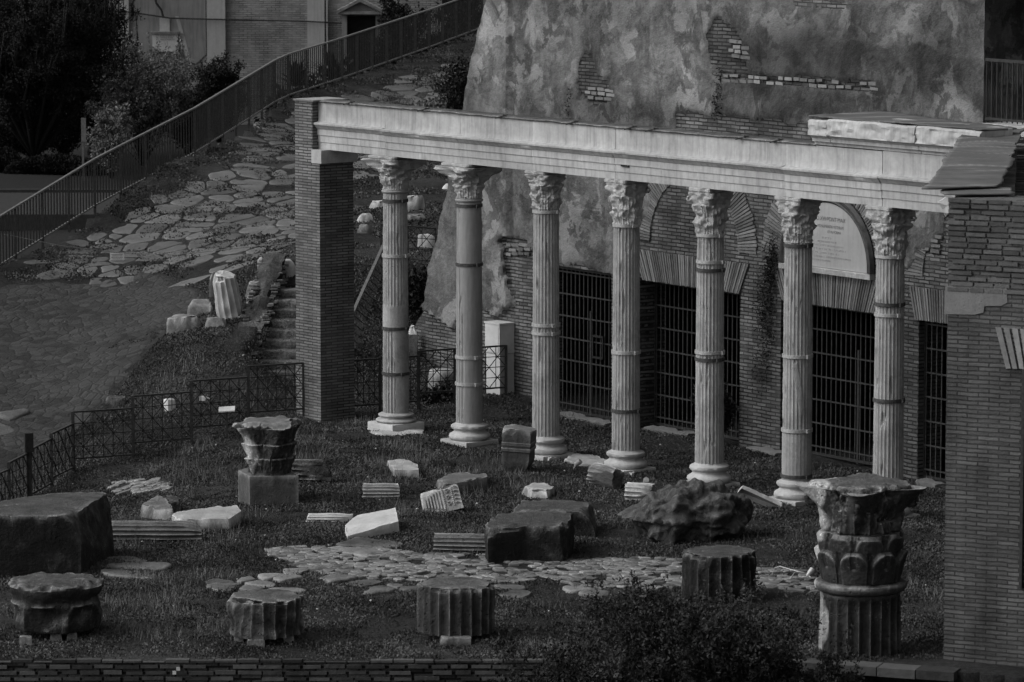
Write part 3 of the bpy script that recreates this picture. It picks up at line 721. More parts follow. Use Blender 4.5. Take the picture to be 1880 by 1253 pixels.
# ---------------------------------------------------------------- brick pier
pc=C1-cd*SPC; PW=.757; PD=.79
PO=empty('brick_pier',(pc.x,pc.y,0),CANG,'tall square brick pier carrying the left end of the entablature','pier')
m=MB(); zi=4.80
def gridbox(m,x0,x1,y0,y1,z0,z1,seed,st=.055,amp=.006):
    def face(o,a,b,na,nb):
        V=[];F=[]
        for j in range(nb+1):
            for i in range(na+1):
                V.append(Vector(o)+Vector(a)*i/na+Vector(b)*j/nb)
        for j in range(nb):
            for i in range(na): q=j*(na+1)+i; F.append((q,q+1,q+na+2,q+na+1))
        m.add(V,F)
    nx=max(1,int((x1-x0)/st/2));ny=max(1,int((y1-y0)/st/2));nz=max(1,int((z1-z0)/st))
    face((x0,y0,z0),(x1-x0,0,0),(0,0,z1-z0),nx,nz); face((x1,y0,z0),(0,y1-y0,0),(0,0,z1-z0),ny,nz)
    face((x1,y1,z0),(x0-x1,0,0),(0,0,z1-z0),nx,nz); face((x0,y1,z0),(0,y0-y1,0),(0,0,z1-z0),ny,nz)
    face((x0,y0,z1),(x1-x0,0,0),(0,y1-y0,0),nx,ny)
    # ragged courses
    out=[]
    for v in m.V:
        n=mn.noise(Vector((0,round(v[2]/.052)*1.7,seed)))*amp+mn.fractal(Vector(v)*1.5,1,2,3)*amp
        cx=1 if abs(v[0]-x1)<1e-4 else (-1 if abs(v[0]-x0)<1e-4 else 0); cy=1 if abs(v[1]-y1)<1e-4 else (-1 if abs(v[1]-y0)<1e-4 else 0)
        out.append((v[0]+cx*n,v[1]+cy*n,v[2]))
    m.V=out
gridbox(m,-PW/2,PW/2,-PD/2,PD/2,-.2,zi,3); m.build('brick_shaft',MT['pier'],PO)
m=MB(); gridbox(m,-PW/2-.002,-PW/2+.53,-PD/2+.01,PD/2-.002,zi+.003,5.93,4); m.build('brick_shaft_top',MT['pier'],PO)
m=MB(); m.obox((-PW/2-.03,-PD/2-.02,5.933),(.62,0,0),(0,PD+.02,0),(0,0,.03)); m.build('coping_slab',MT['mid'],PO)
m=MB(); m.obox((-PW/2+.535,-PD/2-.02,zi+.004),(.30,0,0),(0,.84,0),(0,0,.245)); m.build('impost_block',MT['base'],PO)

# ---------------------------------------------------------------- facade behind the colonnade
FA=Vector(PZ(1120,775,0)); FB=Vector(PZ(1730,890,0)); fd=(FB-FA).normalized(); fq=Vector((-fd.y,fd.x,0)); FANG=math.atan2(fd.y,fd.x)
FO=empty('plastered_brick_building',FA,FANG,'tall brick building with peeling stained plaster and barred doorways behind the columns','building')
def FPX2(u,v):
    r=ray(u,v); t=(-fd.y*FA.x+fd.x*FA.y)/(-fd.y*r[0]+fd.x*r[1]); x,y,z=r[0]*t,r[1]*t,CAMH+r[2]*t
    return ((x-FA.x)*fd.x+(y-FA.y)*fd.y,z)
def FW(s,z,d=0): # local facade -> world ; d into the wall
    p=FA+fd*s+fq*d; return (p.x,p.y,z)
left=[FPX2(*q) for q in [(755,760),(755,640),(758,600),(775,575),(789,552),(795,500),(812,430),(830,350),(845,270),(858,200),(868,140),(885,70),(903,0)]]
def leftS(z):
    if z<=left[0][1]: return left[0][0]
    for a,b in zip(left[:-1],left[1:]):
        if a[1]<=z<=b[1]: return a[0]+(b[0]-a[0])*(z-a[1])/(b[1]-a[1]+1e-9)
    return left[-1][0]+(z-left[-1][1])*.15
DZ=2.775
doors=[(-2.15,.03,.10,'leftmost barred iron gate, set in the plastered wall beside the white cabinet'),(.90,3.80,.36,'barred iron gate behind the fourth and fifth columns'),(4.95,7.50,.36,'barred iron gate under the arched inscription plaque'),(8.60,11.2,.14,'barred iron gate beside the right brick wall')]
pl_poly=[[(-50,-700),(1900,-700),(1900,240),(1480,232),(1250,236),(1180,240),(1190,300),(1192,370),(1165,430),(1145,470),(1125,502),(1030,488),(975,450),(952,455),(935,500),(942,560),(915,575),(888,555),(870,560),(840,600),(800,590),(770,545)],
 [(1690,380),(1735,370),(1735,430),(1690,460),(1668,500),(1645,470)]]
br_poly=[[(1300,60),(1318,28),(1340,48),(1365,75),(1372,130),(1355,135),(1330,130),(1305,120)],[(1310,135),(1420,140),(1610,148),(1608,165),(1560,162),(1480,158),(1320,150)],
 [(1062,120),(1075,95),(1090,100),(1100,135),(1120,150),(1125,185),(1090,195),(1062,165)],[(1460,0),(1560,0),(1550,14),(1470,16)],[(925,440),(965,435),(975,520),(945,520)],[(1240,205),(1340,212),(1480,225),(1480,240),(1240,235)]]
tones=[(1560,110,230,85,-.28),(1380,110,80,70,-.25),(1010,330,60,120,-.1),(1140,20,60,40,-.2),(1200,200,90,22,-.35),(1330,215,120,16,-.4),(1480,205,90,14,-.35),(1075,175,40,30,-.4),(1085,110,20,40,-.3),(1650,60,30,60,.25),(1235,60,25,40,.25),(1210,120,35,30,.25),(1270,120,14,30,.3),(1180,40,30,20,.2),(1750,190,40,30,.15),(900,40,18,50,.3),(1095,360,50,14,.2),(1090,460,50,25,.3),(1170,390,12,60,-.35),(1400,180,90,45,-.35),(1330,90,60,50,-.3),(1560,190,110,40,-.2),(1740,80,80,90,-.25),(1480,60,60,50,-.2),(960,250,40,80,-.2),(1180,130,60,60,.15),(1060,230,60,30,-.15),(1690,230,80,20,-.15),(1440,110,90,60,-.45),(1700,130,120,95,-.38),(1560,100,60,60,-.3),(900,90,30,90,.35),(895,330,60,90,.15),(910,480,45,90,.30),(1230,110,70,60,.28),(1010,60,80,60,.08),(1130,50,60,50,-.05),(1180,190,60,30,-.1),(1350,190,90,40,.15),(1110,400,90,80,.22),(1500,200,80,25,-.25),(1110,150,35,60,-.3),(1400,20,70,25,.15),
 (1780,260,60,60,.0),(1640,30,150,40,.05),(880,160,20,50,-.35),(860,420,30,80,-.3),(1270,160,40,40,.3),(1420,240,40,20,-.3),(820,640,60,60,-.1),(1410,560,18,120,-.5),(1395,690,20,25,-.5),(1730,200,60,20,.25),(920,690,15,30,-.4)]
def facade():
    s0,s1,z0,z1=-7.0,10.17,-.5,9.6; st=.062
    cs=sorted(set([round(x,4) for x in np.arange(s0,s1,st)]+[d[0] for d in doors[:4]]+[d[1] for d in doors if d[1]<s1]+[s1]))
    cz=sorted(set([round(x,4) for x in np.arange(z0,z1,st)]+[DZ,z1]))
    V=[];F=[];att=[];tn=[]
    for z in cz:
        ls=leftS(z)+mn.fractal(Vector((0,z*2.2,1)),1,2,5)*.09
        for s in cs:
            s_=max(s,ls); u,v=PR(*FW(s_,z))
            n=mn.fractal(Vector((s_*1.3,z*1.3,3)),1,2,5)*16; n2=mn.fractal(Vector((s_*1.3,z*1.3,13)),1,2,5)*16
            uu,vv=u+n,v+n2
            P=any(inpoly(uu,vv,p) for p in pl_poly) and not any(inpoly(u+n*.4,v+n2*.4,p) for p in br_poly)
            t=1.0
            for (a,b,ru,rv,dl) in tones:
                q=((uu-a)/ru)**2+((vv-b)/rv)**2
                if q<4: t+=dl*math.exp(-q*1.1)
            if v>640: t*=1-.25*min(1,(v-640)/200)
            d=-.045 if P else 0.0
            if P and s_<FPX2(940,200)[0]: d=-.13
            d+=mn.fractal(Vector((s_*2,z*2,9)),1,2,3)*.012
            V.append((s_,d,z)); att.append(1.0 if P else 0.0); tn.append(max(.3,t))
    nx=len(cs)
    for j in range(len(cz)-1):
        for i in range(nx-1):
            sm=(cs[i]+cs[i+1])/2; zm=(cz[j]+cz[j+1])/2
            if any(a<sm<b and zm<DZ for a,b,_,_ in doors): continue
            if V[j*nx+i+1][0]-V[j*nx+i][0]<1e-3 and V[(j+1)*nx+i+1][0]-V[(j+1)*nx+i][0]<1e-3: continue
            F.append((j*nx+i,j*nx+i+1,(j+1)*nx+i+1,(j+1)*nx+i))
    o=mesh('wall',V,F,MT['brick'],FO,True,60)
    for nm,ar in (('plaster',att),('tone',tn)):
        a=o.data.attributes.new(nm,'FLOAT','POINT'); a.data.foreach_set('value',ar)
    def flat_attr(ob,p=0.0,t_=1.0):
        for nm,val in (('plaster',p),('tone',t_)):
            a=ob.data.attributes.new(nm,'FLOAT','POINT'); a.data.foreach_set('value',[val]*len(ob.data.vertices))
    # wall thickness: the end, the back and the top
    m=MB(); V=[];F=[]
    for z in cz[::4]+[z1]:
        ls=leftS(z); V+=[(ls,-.02,z),(ls,1.2,z)]
    for j in range(len(V)//2-1): F.append((2*j,2*j+1,2*j+3,2*j+2))
    m.add(V,F); m.obox((left[-1][0],.9,z1-.01),(s1-left[-1][0],0,0),(0,5.0,0),(0,0,.05)); o2=m.build('wall_end',MT['brick'],FO); flat_attr(o2,.0,.9)
    # door reveals
    for a,b,dp,_ in doors:
        m=MB(); dd=max(dp+.25,.5)
        m.add([(a,-.01,-.3),(a,dd,-.3),(a,dd,DZ),(a,-.01,DZ)],[(0,1,2,3)]); 
        if b<s1: m.add([(b,-.01,-.3),(b,dd,-.3),(b,dd,DZ),(b,-.01,DZ)],[(3,2,1,0)])
        m.add([(a,-.01,DZ),(min(b,s1),-.01,DZ),(min(b,s1),dd,DZ),(a,dd,DZ)],[(3,2,1,0)])
        o3=m.build('door_reveal',MT['brick'],FO); flat_attr(o3,0,.9)
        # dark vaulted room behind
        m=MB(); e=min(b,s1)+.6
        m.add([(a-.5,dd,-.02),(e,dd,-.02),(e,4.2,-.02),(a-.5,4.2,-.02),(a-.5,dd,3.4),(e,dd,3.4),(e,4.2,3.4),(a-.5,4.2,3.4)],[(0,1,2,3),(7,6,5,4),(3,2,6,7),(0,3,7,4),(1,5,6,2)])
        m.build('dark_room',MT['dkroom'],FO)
        # threshold
    # surrounding roof slab hides nothing; back wall
    m=MB(); m.obox((-5.2,5.9,-.5),(15.3,0,0),(0,.3,0),(0,0,10.1)); o4=m.build('rear_wall',MT['brick'],FO); flat_attr(o4,1,.9)
    return flat_attr
flat_attr=facade()
for k,(a,b,dp,lab) in enumerate(doors):
    G=empty('iron_gate',FW(a,0,dp),FANG,lab,'gate','barred gates of the doorways'); w=b-a
    if k==3: w=1.5
    m=MB()
    for q in range(int(w/.13)+1): x=.04+q*.13; m.box(x,0,DZ/2,.022,.022,DZ-.08)
    m.build('vertical_bars',MT['gate'],G)
    m=MB()
    for q in range(7): m.box(w/2,-.012,.18+q*.415,w,.012,.028)
    m.build('horizontal_bars',MT['gate'],G)
    m=MB(); m.box(.0,0,DZ/2,.05,.05,DZ); m.box(w,0,DZ/2,.05,.05,DZ); m.box(w/2,0,DZ-.03,w,.04,.05); m.box(w/2,0,.05,w,.04,.05); m.box(w*.66,0,DZ*.36,.05,.045,DZ*.72); m.build('gate_frame',MT['rail'],G)
    if k==0:
        m=MB(); m.box(w*.78,-.05,1.15,.30,.02,.04); m.box(w*.78,-.05,1.55,.30,.02,.04); m.box(w*.78-.15,-.05,1.35,.03,.02,.42); m.box(w*.78+.15,-.05,1.35,.03,.02,.42); m.build('lock_plate',MT['iron'],G)
# relieving arches, flat arches (each brick modelled)
def voussoirs(name,cx,cz_,r0,r1,a0,a1,seed,parent=FO,proud=.03):
    m=MB(); rnd=random.Random(seed); n=int(abs(a1-a0)*(r0+r1)/2/.058)
    for k in range(n):
        a=a0+(a1-a0)*(k+.5)/n; da=abs(a1-a0)/n*.36
        ri=r0+rnd.uniform(0,.012); ro=r1-rnd.uniform(0,.05)
        P=[]
        for rr,s in ((ri,-1),(ro,-1),(ro,1),(ri,1)):
            P.append((cx+math.cos(a+s*da)*rr,cz_+math.sin(a+s*da)*rr))
        if any(p[1]>5.9 for p in P): pass
        pr=proud+rnd.uniform(-.008,.006); b=[(p[0],-pr,p[1]) for p in P]+[(p[0],.04,p[1]) for p in P]
        m.add(b,[(0,1,2,3),(0,4,5,1),(1,5,6,2),(2,6,7,3),(3,7,4,0)])
    return m.build(name,MT['vous'],parent)
def flatarch(name,s0,s1,z0,z1,splay,seed,parent=FO,proud=.032,n=None):
    m=MB(); rnd=random.Random(seed); n=n or int((s1-s0)/.056)
    for k in range(n):
        f0=(k+.15)/n; f1=(k+.85)/n
        def X(f,top): w=(s1-s0); return s0+w*f+((f-.5)*2*splay if top else 0)
        P=[(X(f0,0),z0+rnd.uniform(-.012,.012)),(X(f1,0),z0),(X(f1,1),z1+rnd.uniform(-.02,.01)),(X(f0,1),z1)]
        pr=proud+rnd.uniform(-.008,.006); b=[(p[0],-pr,p[1]) for p in P]+[(p[0],.04,p[1]) for p in P]
        m.add(b,[(0,1,2,3),(0,4,5,1),(1,5,6,2),(2,6,7,3),(3,7,4,0)])
    return m.build(name,MT['vous'],parent)
voussoirs('relieving_arch',2.48,3.48,1.27,1.83,.0,math.pi,2)
voussoirs('relieving_arch',6.22,3.48,1.27,1.83,.0,math.pi,3)
voussoirs('relieving_arch',9.96,3.48,1.27,1.80,1.9,math.pi,4)
flatarch('flat_arch',1.0,3.80,DZ-.03,3.30,.27,5)
flatarch('flat_arch',4.98,7.50,DZ-.03,3.32,.25,6)
flatarch('flat_arch',8.5,10.1,DZ-.03,3.30,.15,7)
# two exposed courses of pale bricks and other pale brick scraps in the plaster
def palebricks(P,seed,rows):
    m=MB(); rnd=random.Random(seed)
    for r_ in range(rows):
        a=FPX2(P[0],P[1]); b=FPX2(P[2],P[3]); x=a[0]+rnd.uniform(0,.2); L_=b[0]-a[0]
        while x<b[0]:
            w=rnd.uniform(.16,.28)
            if rnd.random()<(.70 if P[2]-P[0]>100 else 1.1):
                z=a[1]+(b[1]-a[1])*(x-a[0])/L_-r_*.085+rnd.uniform(-.008,.008); m.obox((x,-.046-rnd.uniform(0,.008),z),(w-rnd.uniform(.015,.05),0,rnd.uniform(-.01,.01)),(0,.08,0),(0,0,.058+rnd.uniform(-.012,.004)))
            x+=w
    return m.build('pale_brick_course',MT['palebrick'],FO)
palebricks((1312,140,1608,157),1,2); palebricks((1072,163,1128,170),2,3); palebricks((1340,78,1374,84),3,4); palebricks((930,452,972,452),4,3); 
palebricks((1690,430,1725,438),6,4)
# inscribed lunette
LO=empty('inscription_plaque',FW(6.22,3.42,-.03),FANG,'arched white marble plaque with a Latin inscription, framed by a stone moulding','plaque')
m=MB(); pts=[(-1.08,0),(1.08,0)]+[(1.08*math.cos(a),.06+1.08*math.sin(a)) for a in np.linspace(0,math.pi,40)]
b=[(p[0],-.02,p[1]) for p in pts]+[(p[0],.05,p[1]) for p in pts]; n=len(pts)
m.add(b,[tuple(range(n))]+[(i,(i+1)%n,(i+1)%n+n,i+n) for i in range(n)]); m.build('tablet',MT['plaque'],LO)
m=MB(); arc=[(1.08,0)]+[(1.08,.03),(1.08,.06)]+[(1.08*math.cos(a),.06+1.08*math.sin(a)) for a in np.linspace(0,math.pi,40)][1:]+[(-1.08,.03),(-1.08,0)]
secs=[]
for i,(x,z) in enumerate(arc):
    dx,dz=(x,z-.06) if z>.06 else (math.copysign(1,x),0); L_=math.hypot(dx,dz); dx/=L_;dz/=L_
    secs.append([(x+dx*o,-d_,z+dz*o) for o,d_ in ((.0,.03),(.03,.06),(.06,.05),(.09,.08),(.14,.085),(.16,.0))])
V=[q for s in secs for q in s]; F=[(i*6+k,(i+1)*6+k,(i+1)*6+k+1,i*6+k+1) for i in range(len(secs)-1) for k in range(5)]
m.add(V,F); m.build('frame',MT['mid'],LO,True,40)
m=MB(); m.obox((-1.22,-.09,-.10),(2.44,0,0),(0,.12,0),(0,0,.09)); m.build('sill',MT['pale'],LO)
def text(s,size,x,z,parent,mat,y=-.026,name='lettering',sx=1.0,align='CENTER'):
    c=bpy.data.curves.new(name,'FONT'); c.body=s; c.size=size; c.align_x=align
    o=bpy.data.objects.new(name,c); COL.objects.link(o); dg=bpy.context.evaluated_depsgraph_get(); me=bpy.data.meshes.new_from_object(o.evaluated_get(dg)); bpy.data.objects.remove(o)
    me.materials.clear(); me.materials.append(mat); me.name=name
    k=bpy.data.objects.new(name,me); COL.objects.link(k); k.parent=parent; k.matrix_basis=Matrix.Translation((x,y,z))@Matrix.Rotation(math.pi/2,4,'X')@Matrix.Diagonal((sx,1,1,1)); return k
text('GREGORIO XVI·PONT·MAX',.105,-.1,.82,LO,MT['letters'],sx=.92)
text('MONUMENTA VETERUM',.075,.10,.70,LO,MT['letters'],sx=.85)
text('ET IN FORMA',.07,.2,.61,LO,MT['letters'],sx=.85)
m=MB(); rnd=random.Random(4)   # the remaining lines are too worn to read: faint cut strokes
for r_,(x0,x1) in enumerate([(-.12,.12),(-.35,.25),(-.62,.45),(-.6,.5),(-.45,.35),(-.62,.66),(-.55,.1)]):
    x=x0; z=.52-r_*.066
    while x<x1:
        if rnd.random()<.8: m.box(x,-.0215,z,.007,.002,.030); 
        if rnd.random()<.3: m.box(x+.008,-.0215,z+.012,.014,.002,.006)
        x+=rnd.uniform(.016,.034)
m.build('worn_lettering',MT['worn'],LO)
# thresholds
for (u0,v0,u1,v1,nm) in [(942,745,982,752,'pale worn stone block at the foot of the wall left of the first gate'),(1030,760,1120,780,'long pale threshold under the leftmost barred gate'),(1190,786,1270,800,'worn threshold under the second barred gate'),(1380,822,1432,836,'worn kerb stone at the foot of the brick between two gates'),(1690,884,1727,892,'pale stone at the foot of the wall beside the right brick wing')]:
    a=Vector(PZ(u0,v0,.03)); b=Vector(PZ(u1,v1,.03)); m=MB(); L_=(b-a).length; n=max(3,int(L_/.12)); V=[];F=[]
    for j in range(n+1):
        p=a.lerp(b,j/n); dr=(b-a).normalized(); q=Vector((-dr.y,dr.x,0))
        for (o_,z_) in ((-.10,-.15),(-.11,.015),(-.08,.035),(.12,.04),(.15,-.1)):
            k=mn.fractal(Vector((p.x*4,p.y*4,o_*9)),1,2,3)*.05; V.append(p+q*(o_+k)+Vector((0,0,z_+k*.8)))
    for j in range(n):
        for k in range(4): F.append((j*5+k,(j+1)*5+k,(j+1)*5+k+1,j*5+k+1))
    F+= [(0,1,2,3,4),tuple(n*5+4-k for k in range(5))]
    o=mesh('threshold_stone',V,F,MT['travw'],smooth=True,angle=40); tag(o,nm,'stone')
# balcony building beyond the facade
BO=empty('brick_tower',FW(10.2,0,1.0),FANG,'dark brick building with a railed balcony at the top right','building')
m=MB(); gridbox(m,0,7,0,.4,-.5,9.6,8,.12); m.build('wall',MT['wing'],BO)
m=MB(); m.obox((-.12,-1.05,6.00),(6.5,0,0),(0,1.05,0),(0,0,.17)); m.build('balcony_slab',MT['pale'],BO)
m=MB(); m.obox((-.1,-.98,5.6),(6.5,0,0),(0,.98,0),(0,0,.38)); m.build('corbel',MT['mid'],BO)
m=MB(); 
for q in range(50): m.box(.0+q*.125,-1.0,6.70,.018,.018,1.0)
m.build('balusters',MT['rail'],BO)
m=MB(); m.box(3.2,-1.0,7.22,6.5,.05,.05); m.box(3.2,-1.0,6.25,6.5,.04,.04); m.build('handrail',MT['rail'],BO)

# ---------------------------------------------------------------- right brick wing
WA=Vector(PZ(1730,1212,0)); WA.x=5.80; wd=Vector((.894,-.447,0)); WANG=math.atan2(wd.y,wd.x); 
WO=empty('brick_wing',WA,WANG,'large brick wall filling the right edge, topped by a sheet metal roof','wall')
m=MB(); gridbox(m,0,6,0,.9,-1.8,6.22,11,.064,.010); m.build('wall',MT['wing'],WO)
# side wall running back to the entablature
b0=Vector((WA.x,WA.y,0)); b1=Vector((6.95,67.2,0)); iv=(Matrix.Translation(WA)@Matrix.Rotation(WANG,4,'Z')).inverted()
sd_=(b1-b0).normalized(); nrm=Vector((sd_.y,-sd_.x,0)); m=MB(); p=b0+sd_*.95+nrm*.05
m.obox(p+Vector((0,0,-1.8)),sd_*((b1-b0).length-.95),nrm*.8,Vector((0,0,7.9))); m.V=[tuple(iv@Vector(v)) for v in m.V]; m.build('side_wall',MT['wing'],WO)
def WPX(u,v):
    r=ray(u,v); t=(-wd.y*WA.x+wd.x*WA.y)/(-wd.y*r[0]+wd.x*r[1]); x,y,z=r[0]*t,r[1]*t,CAMH+r[2]*t
    return ((x-WA.x)*wd.x+(y-WA.y)*wd.y,z)
def WP(u,v,d=-.012): s,z=WPX(u,v); return (s,d,z)
m=MB(); pp=[(1736,526),(1849,525),(1850,556),(1838,562),(1808,562),(1806,574),(1790,578),(1734,577)]; b=[WP(*q) for q in pp]+[WP(q[0],q[1],.05) for q in pp]; n=len(pp)
m.add(b,[tuple(range(n))[::-1]]+[(i,(i+1)%n,(i+1)%n+n,i+n) for i in range(n)]); m.build('travertine_block',MT['travw'],WO)
sa,za=WPX(1846,676); sb,zb_=WPX(1846,602); flatarch('blind_flat_arch',sa,sa+1.3,za,zb_,.16,21,WO,.02,14)
sg,zg=WPX(1873,1080); sg2,zg2=WPX(1873,678)
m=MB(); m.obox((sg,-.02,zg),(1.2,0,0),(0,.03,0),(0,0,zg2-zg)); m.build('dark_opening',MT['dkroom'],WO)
m=MB()
for q in range(30): m.box(sg+.03+.6,-.03,zg+.1+q*(zg2-zg-.1)/30,1.15,.02,.02)
m.box(sg+.02,-.035,(zg+zg2)/2,.04,.04,zg2-zg); m.build('opening_grille',MT['rail'],WO)
m=MB(); m.obox((-.02,-.10,-.16),(6,0,0),(0,.12,0),(0,0,.075)); m.obox((-.02,-.35,-.40),(6,0,0),(0,.4,0),(0,0,.10)); m.build('stone_ledge',MT['travw'],WO)
# protruding individual bricks near the top of the wall
m=MB(); rnd=random.Random(6); z=5.0
rows=0
while z<6.2:
    x=-.01+rnd.uniform(0,.1) if rows%2 else 0
    while x<5.5:
        L_=rnd.uniform(.22,.34)
        if rnd.random()<.93: 
            pr=rnd.uniform(.006,.022); m.obox((x,-pr-.008,z),(L_-.025,0,0),(0,.04,0),(0,0,.050+rnd.uniform(-.006,.004)))
        x+=L_
    z+=.074; rows+=1
m.build('brick_courses',MT['wbrick'],WO)
# sheet metal roof (flat sheets over the junction), edge ragged
def sheetpoly(name,pxs,z,nx,ny,amp,parentM,parent,world=None):
    c=world or [Vector(PZ(u,v,z)) for u,v in pxs]; V=[];F=[]
    for j in range(ny+1):
        for i in range(nx+1):
            a=c[0].lerp(c[1],i/nx); b=c[3].lerp(c[2],i/nx); p=a.lerp(b,j/ny)
            e=mn.fractal(Vector((p.y*.9,p.x*.2,1)),1,2,3)
            if i==0: p.x-=abs(e)*.08
            if i==nx: p.x+=e*.10
            V.append((p.x,p.y,p.z+mn.noise(Vector((p.x*1.2,p.y*.9,2)))*amp+math.sin(p.y*26)*.004))
    for j in range(ny):
        for i in range(nx): q=j*(nx+1)+i; F.append((q,q+1,q+nx+2,q+nx+1))
    o=mesh(name,V,F,MT['sheet'],parent,True,60,parentM); sm_=o.modifiers.new('thick','SOLIDIFY'); sm_.thickness=.02; return o
sheetpoly('roof_sheet',[(1700,347),(1836,343),(1882,236),(1769,247)],6.31,26,90,.04,iv,WO)
sheetpoly('roof_sheet',[(1735,357),(1862,355),(1862,345),(1735,345)],6.27,16,12,.02,iv,WO)
sheetpoly('cornice_sheet',None,0,40,16,.02,iv,WO,[Vector(ptC(sK0-.03,.36,6.425)),Vector(ptC(sK1,.36,6.425)),Vector(ptC(sK1,-.45,6.40)),Vector(ptC(sK0+.1,-1.1,6.43))])
m=MB()
q0=Vector(PZ(1838,352,6.1)); 
for k in range(24): p=Vector(PZ(1832,352-4.6*k,5.85)); m.bar(p,p+Vector((3.0,0,0)),.14,.03)
for k in range(6): p=Vector(PZ(1836+k*1.5,340-k*20,6.02)); m.bar(p,p+Vector((3.0,-.1,0)),.10,.06)
m.V=[tuple(iv@Vector(v)) for v in m.V]; m.build('timber_slats',MT['wood'],WO)
m=MB(); a=Vector(PZ(1722,372,5.6)); V=[PY(1722,372,61.5),PY(1737,362,61.3),PY(1739,378,61.3),PY(1731,386,61.5)]; V=V+[(v[0],v[1]+.05,v[2]) for v in V]; m.add(V,[(0,1,2,3),(4,5,6,7),(0,1,5,4),(3,2,6,7),(0,3,7,4)]); m.V=[tuple(iv@Vector(v)) for v in m.V]; m.build('white_flashing',MT['white'],WO)

# ---------------------------------------------------------------- low brick retaining wall at the front
LW=empty('low_brick_wall',(-8,57.55,0),0,'low dark brick retaining wall along the bottom edge','wall')
m=MB(); gridbox(m,-6,11.9,0,.3,-1.9,-.02,5,.08,.014); m.build('wall_face',MT['low'],LW)
m=MB(); rnd=random.Random(3); x=-6
while x<11.9:
    L_=rnd.uniform(.26,.34); m.obox((x,-.02+rnd.uniform(-.012,.02),-.019),(L_-.02,0,0),(0,.12,0),(0,0,.032+rnd.uniform(-.02,.008))); x+=L_
m.build('coping_bricks',MT['lbrick'],LW)
rows=0; m=MB(); z=-.10
while z>-.6:
    x=-6+(rows%2)*.15
    while x<11.9:
        L_=rnd.uniform(.24,.36); pr=rnd.uniform(.004,.03); m.obox((x,-pr-.01,z+rnd.uniform(-.006,.006)),(L_-rnd.uniform(.02,.06),0,rnd.uniform(-.004,.004)),(0,.05,0),(0,0,.048+rnd.uniform(-.008,.006))) if rnd.random()<.95 else None; x+=L_
    z-=.082; rows+=1
m.build('brick_courses',MT['lbrick'],LW)
mk=MB(); 
for u,v in ((327,1228.5),(320,1235.5)):
    p=PY(u,v,57.5); mk.box(p[0],p[1],p[2],.048,.01,.048)
tag(mk.build('survey_marker',MT['white']),'tiny white checkered survey target on the low brick wall','marker')
SL=MB(); pts=[PZ(1500,1214,0),PZ(1735,1234,0)]
a=Vector((.9,57.5,0)); b=Vector((3.9,57.5,0)); c=Vector((5.9,56.75,0))
for p,q in ((b,c),):
    dr=(q-p); n=int(dr.length/.5); dn=Vector((-dr.y,dr.x,0)).normalized()
    for k in range(n):
        r_=random.Random(k+int(p.x*10)); o_=p+dr*k/n; SL.obox(o_+Vector((0,0,-.09+r_.uniform(-.02,.0)))-dn*.12,dr/n*.97,dn*.35,Vector((0,0,.12)))
        SL.obox(o_+Vector((0,0,-.35))-dn*.35,dr/n*.98,dn*.4,Vector((0,0,.14))); SL.obox(o_+Vector((0,0,-1.9))-dn*.6,dr/n,dn*.6,Vector((0,0,1.5)))
tag(SL.build('stone_steps',MT['lbrick']),'stepped dark stone edge at the bottom right below the stacked capital','steps')
# ---------------------------------------------------------------- long picket fence up the hill
LF=empty('picket_fence',(FP[1][0],FP[1][1],1.7),0,'long dark iron picket fence climbing the hill road, with a pale top rail','fence','')
LF.pop('group',None) if 'group' in LF else None
LM=Matrix.Translation(LF.location).inverted()
pts=[]
for (u,v,Y) in fence_px[1:]: x,y,z=PY(u,v,Y); pts.append(Vector((x,y,z)))
pts=[pts[0]+(pts[0]-pts[1])*1.2]+pts
pole=[]; acc=0; step=1.25; H_=1.05
cum=[0]
for a,b in zip(pts[:-1],pts[1:]): cum.append(cum[-1]+(b-a).length)
def at(s):
    for i in range(len(cum)-1):
        if s<=cum[i+1] or i==len(cum)-2: return pts[i].lerp(pts[i+1],(s-cum[i])/(cum[i+1]-cum[i]))
s=0; P=[]
while s<cum[-1]: P.append(at(s)); s+=step
for i in range(len(P)-1):
    a,b=P[i],P[i+1]; up=Vector((0,0,1))
    m=MB(); n=9
    for k in range(1,n):
        q=a.lerp(b,k/n); m.box(q.x,q.y,q.z+.06+H_/2-.03,.028,.028,H_-.08)
    m.build('picket_panel',MT['picket'],LF,M=LM)
    m=MB(); m.bar(a+up*(H_+.02),b+up*(H_+.02),.055,.035); m.build('top_rail',MT['railt'],LF,M=LM)
    m=MB(); m.bar(a+up*.05,b+up*.05,.04,.035); m.build('bottom_rail',MT['railt'],LF,M=LM)
for a in P:
    m=MB(); m.box(a.x,a.y,a.z+H_/2-.1,.055,.055,H_+.18); m.build('post',MT['rail'],LF,M=LM)
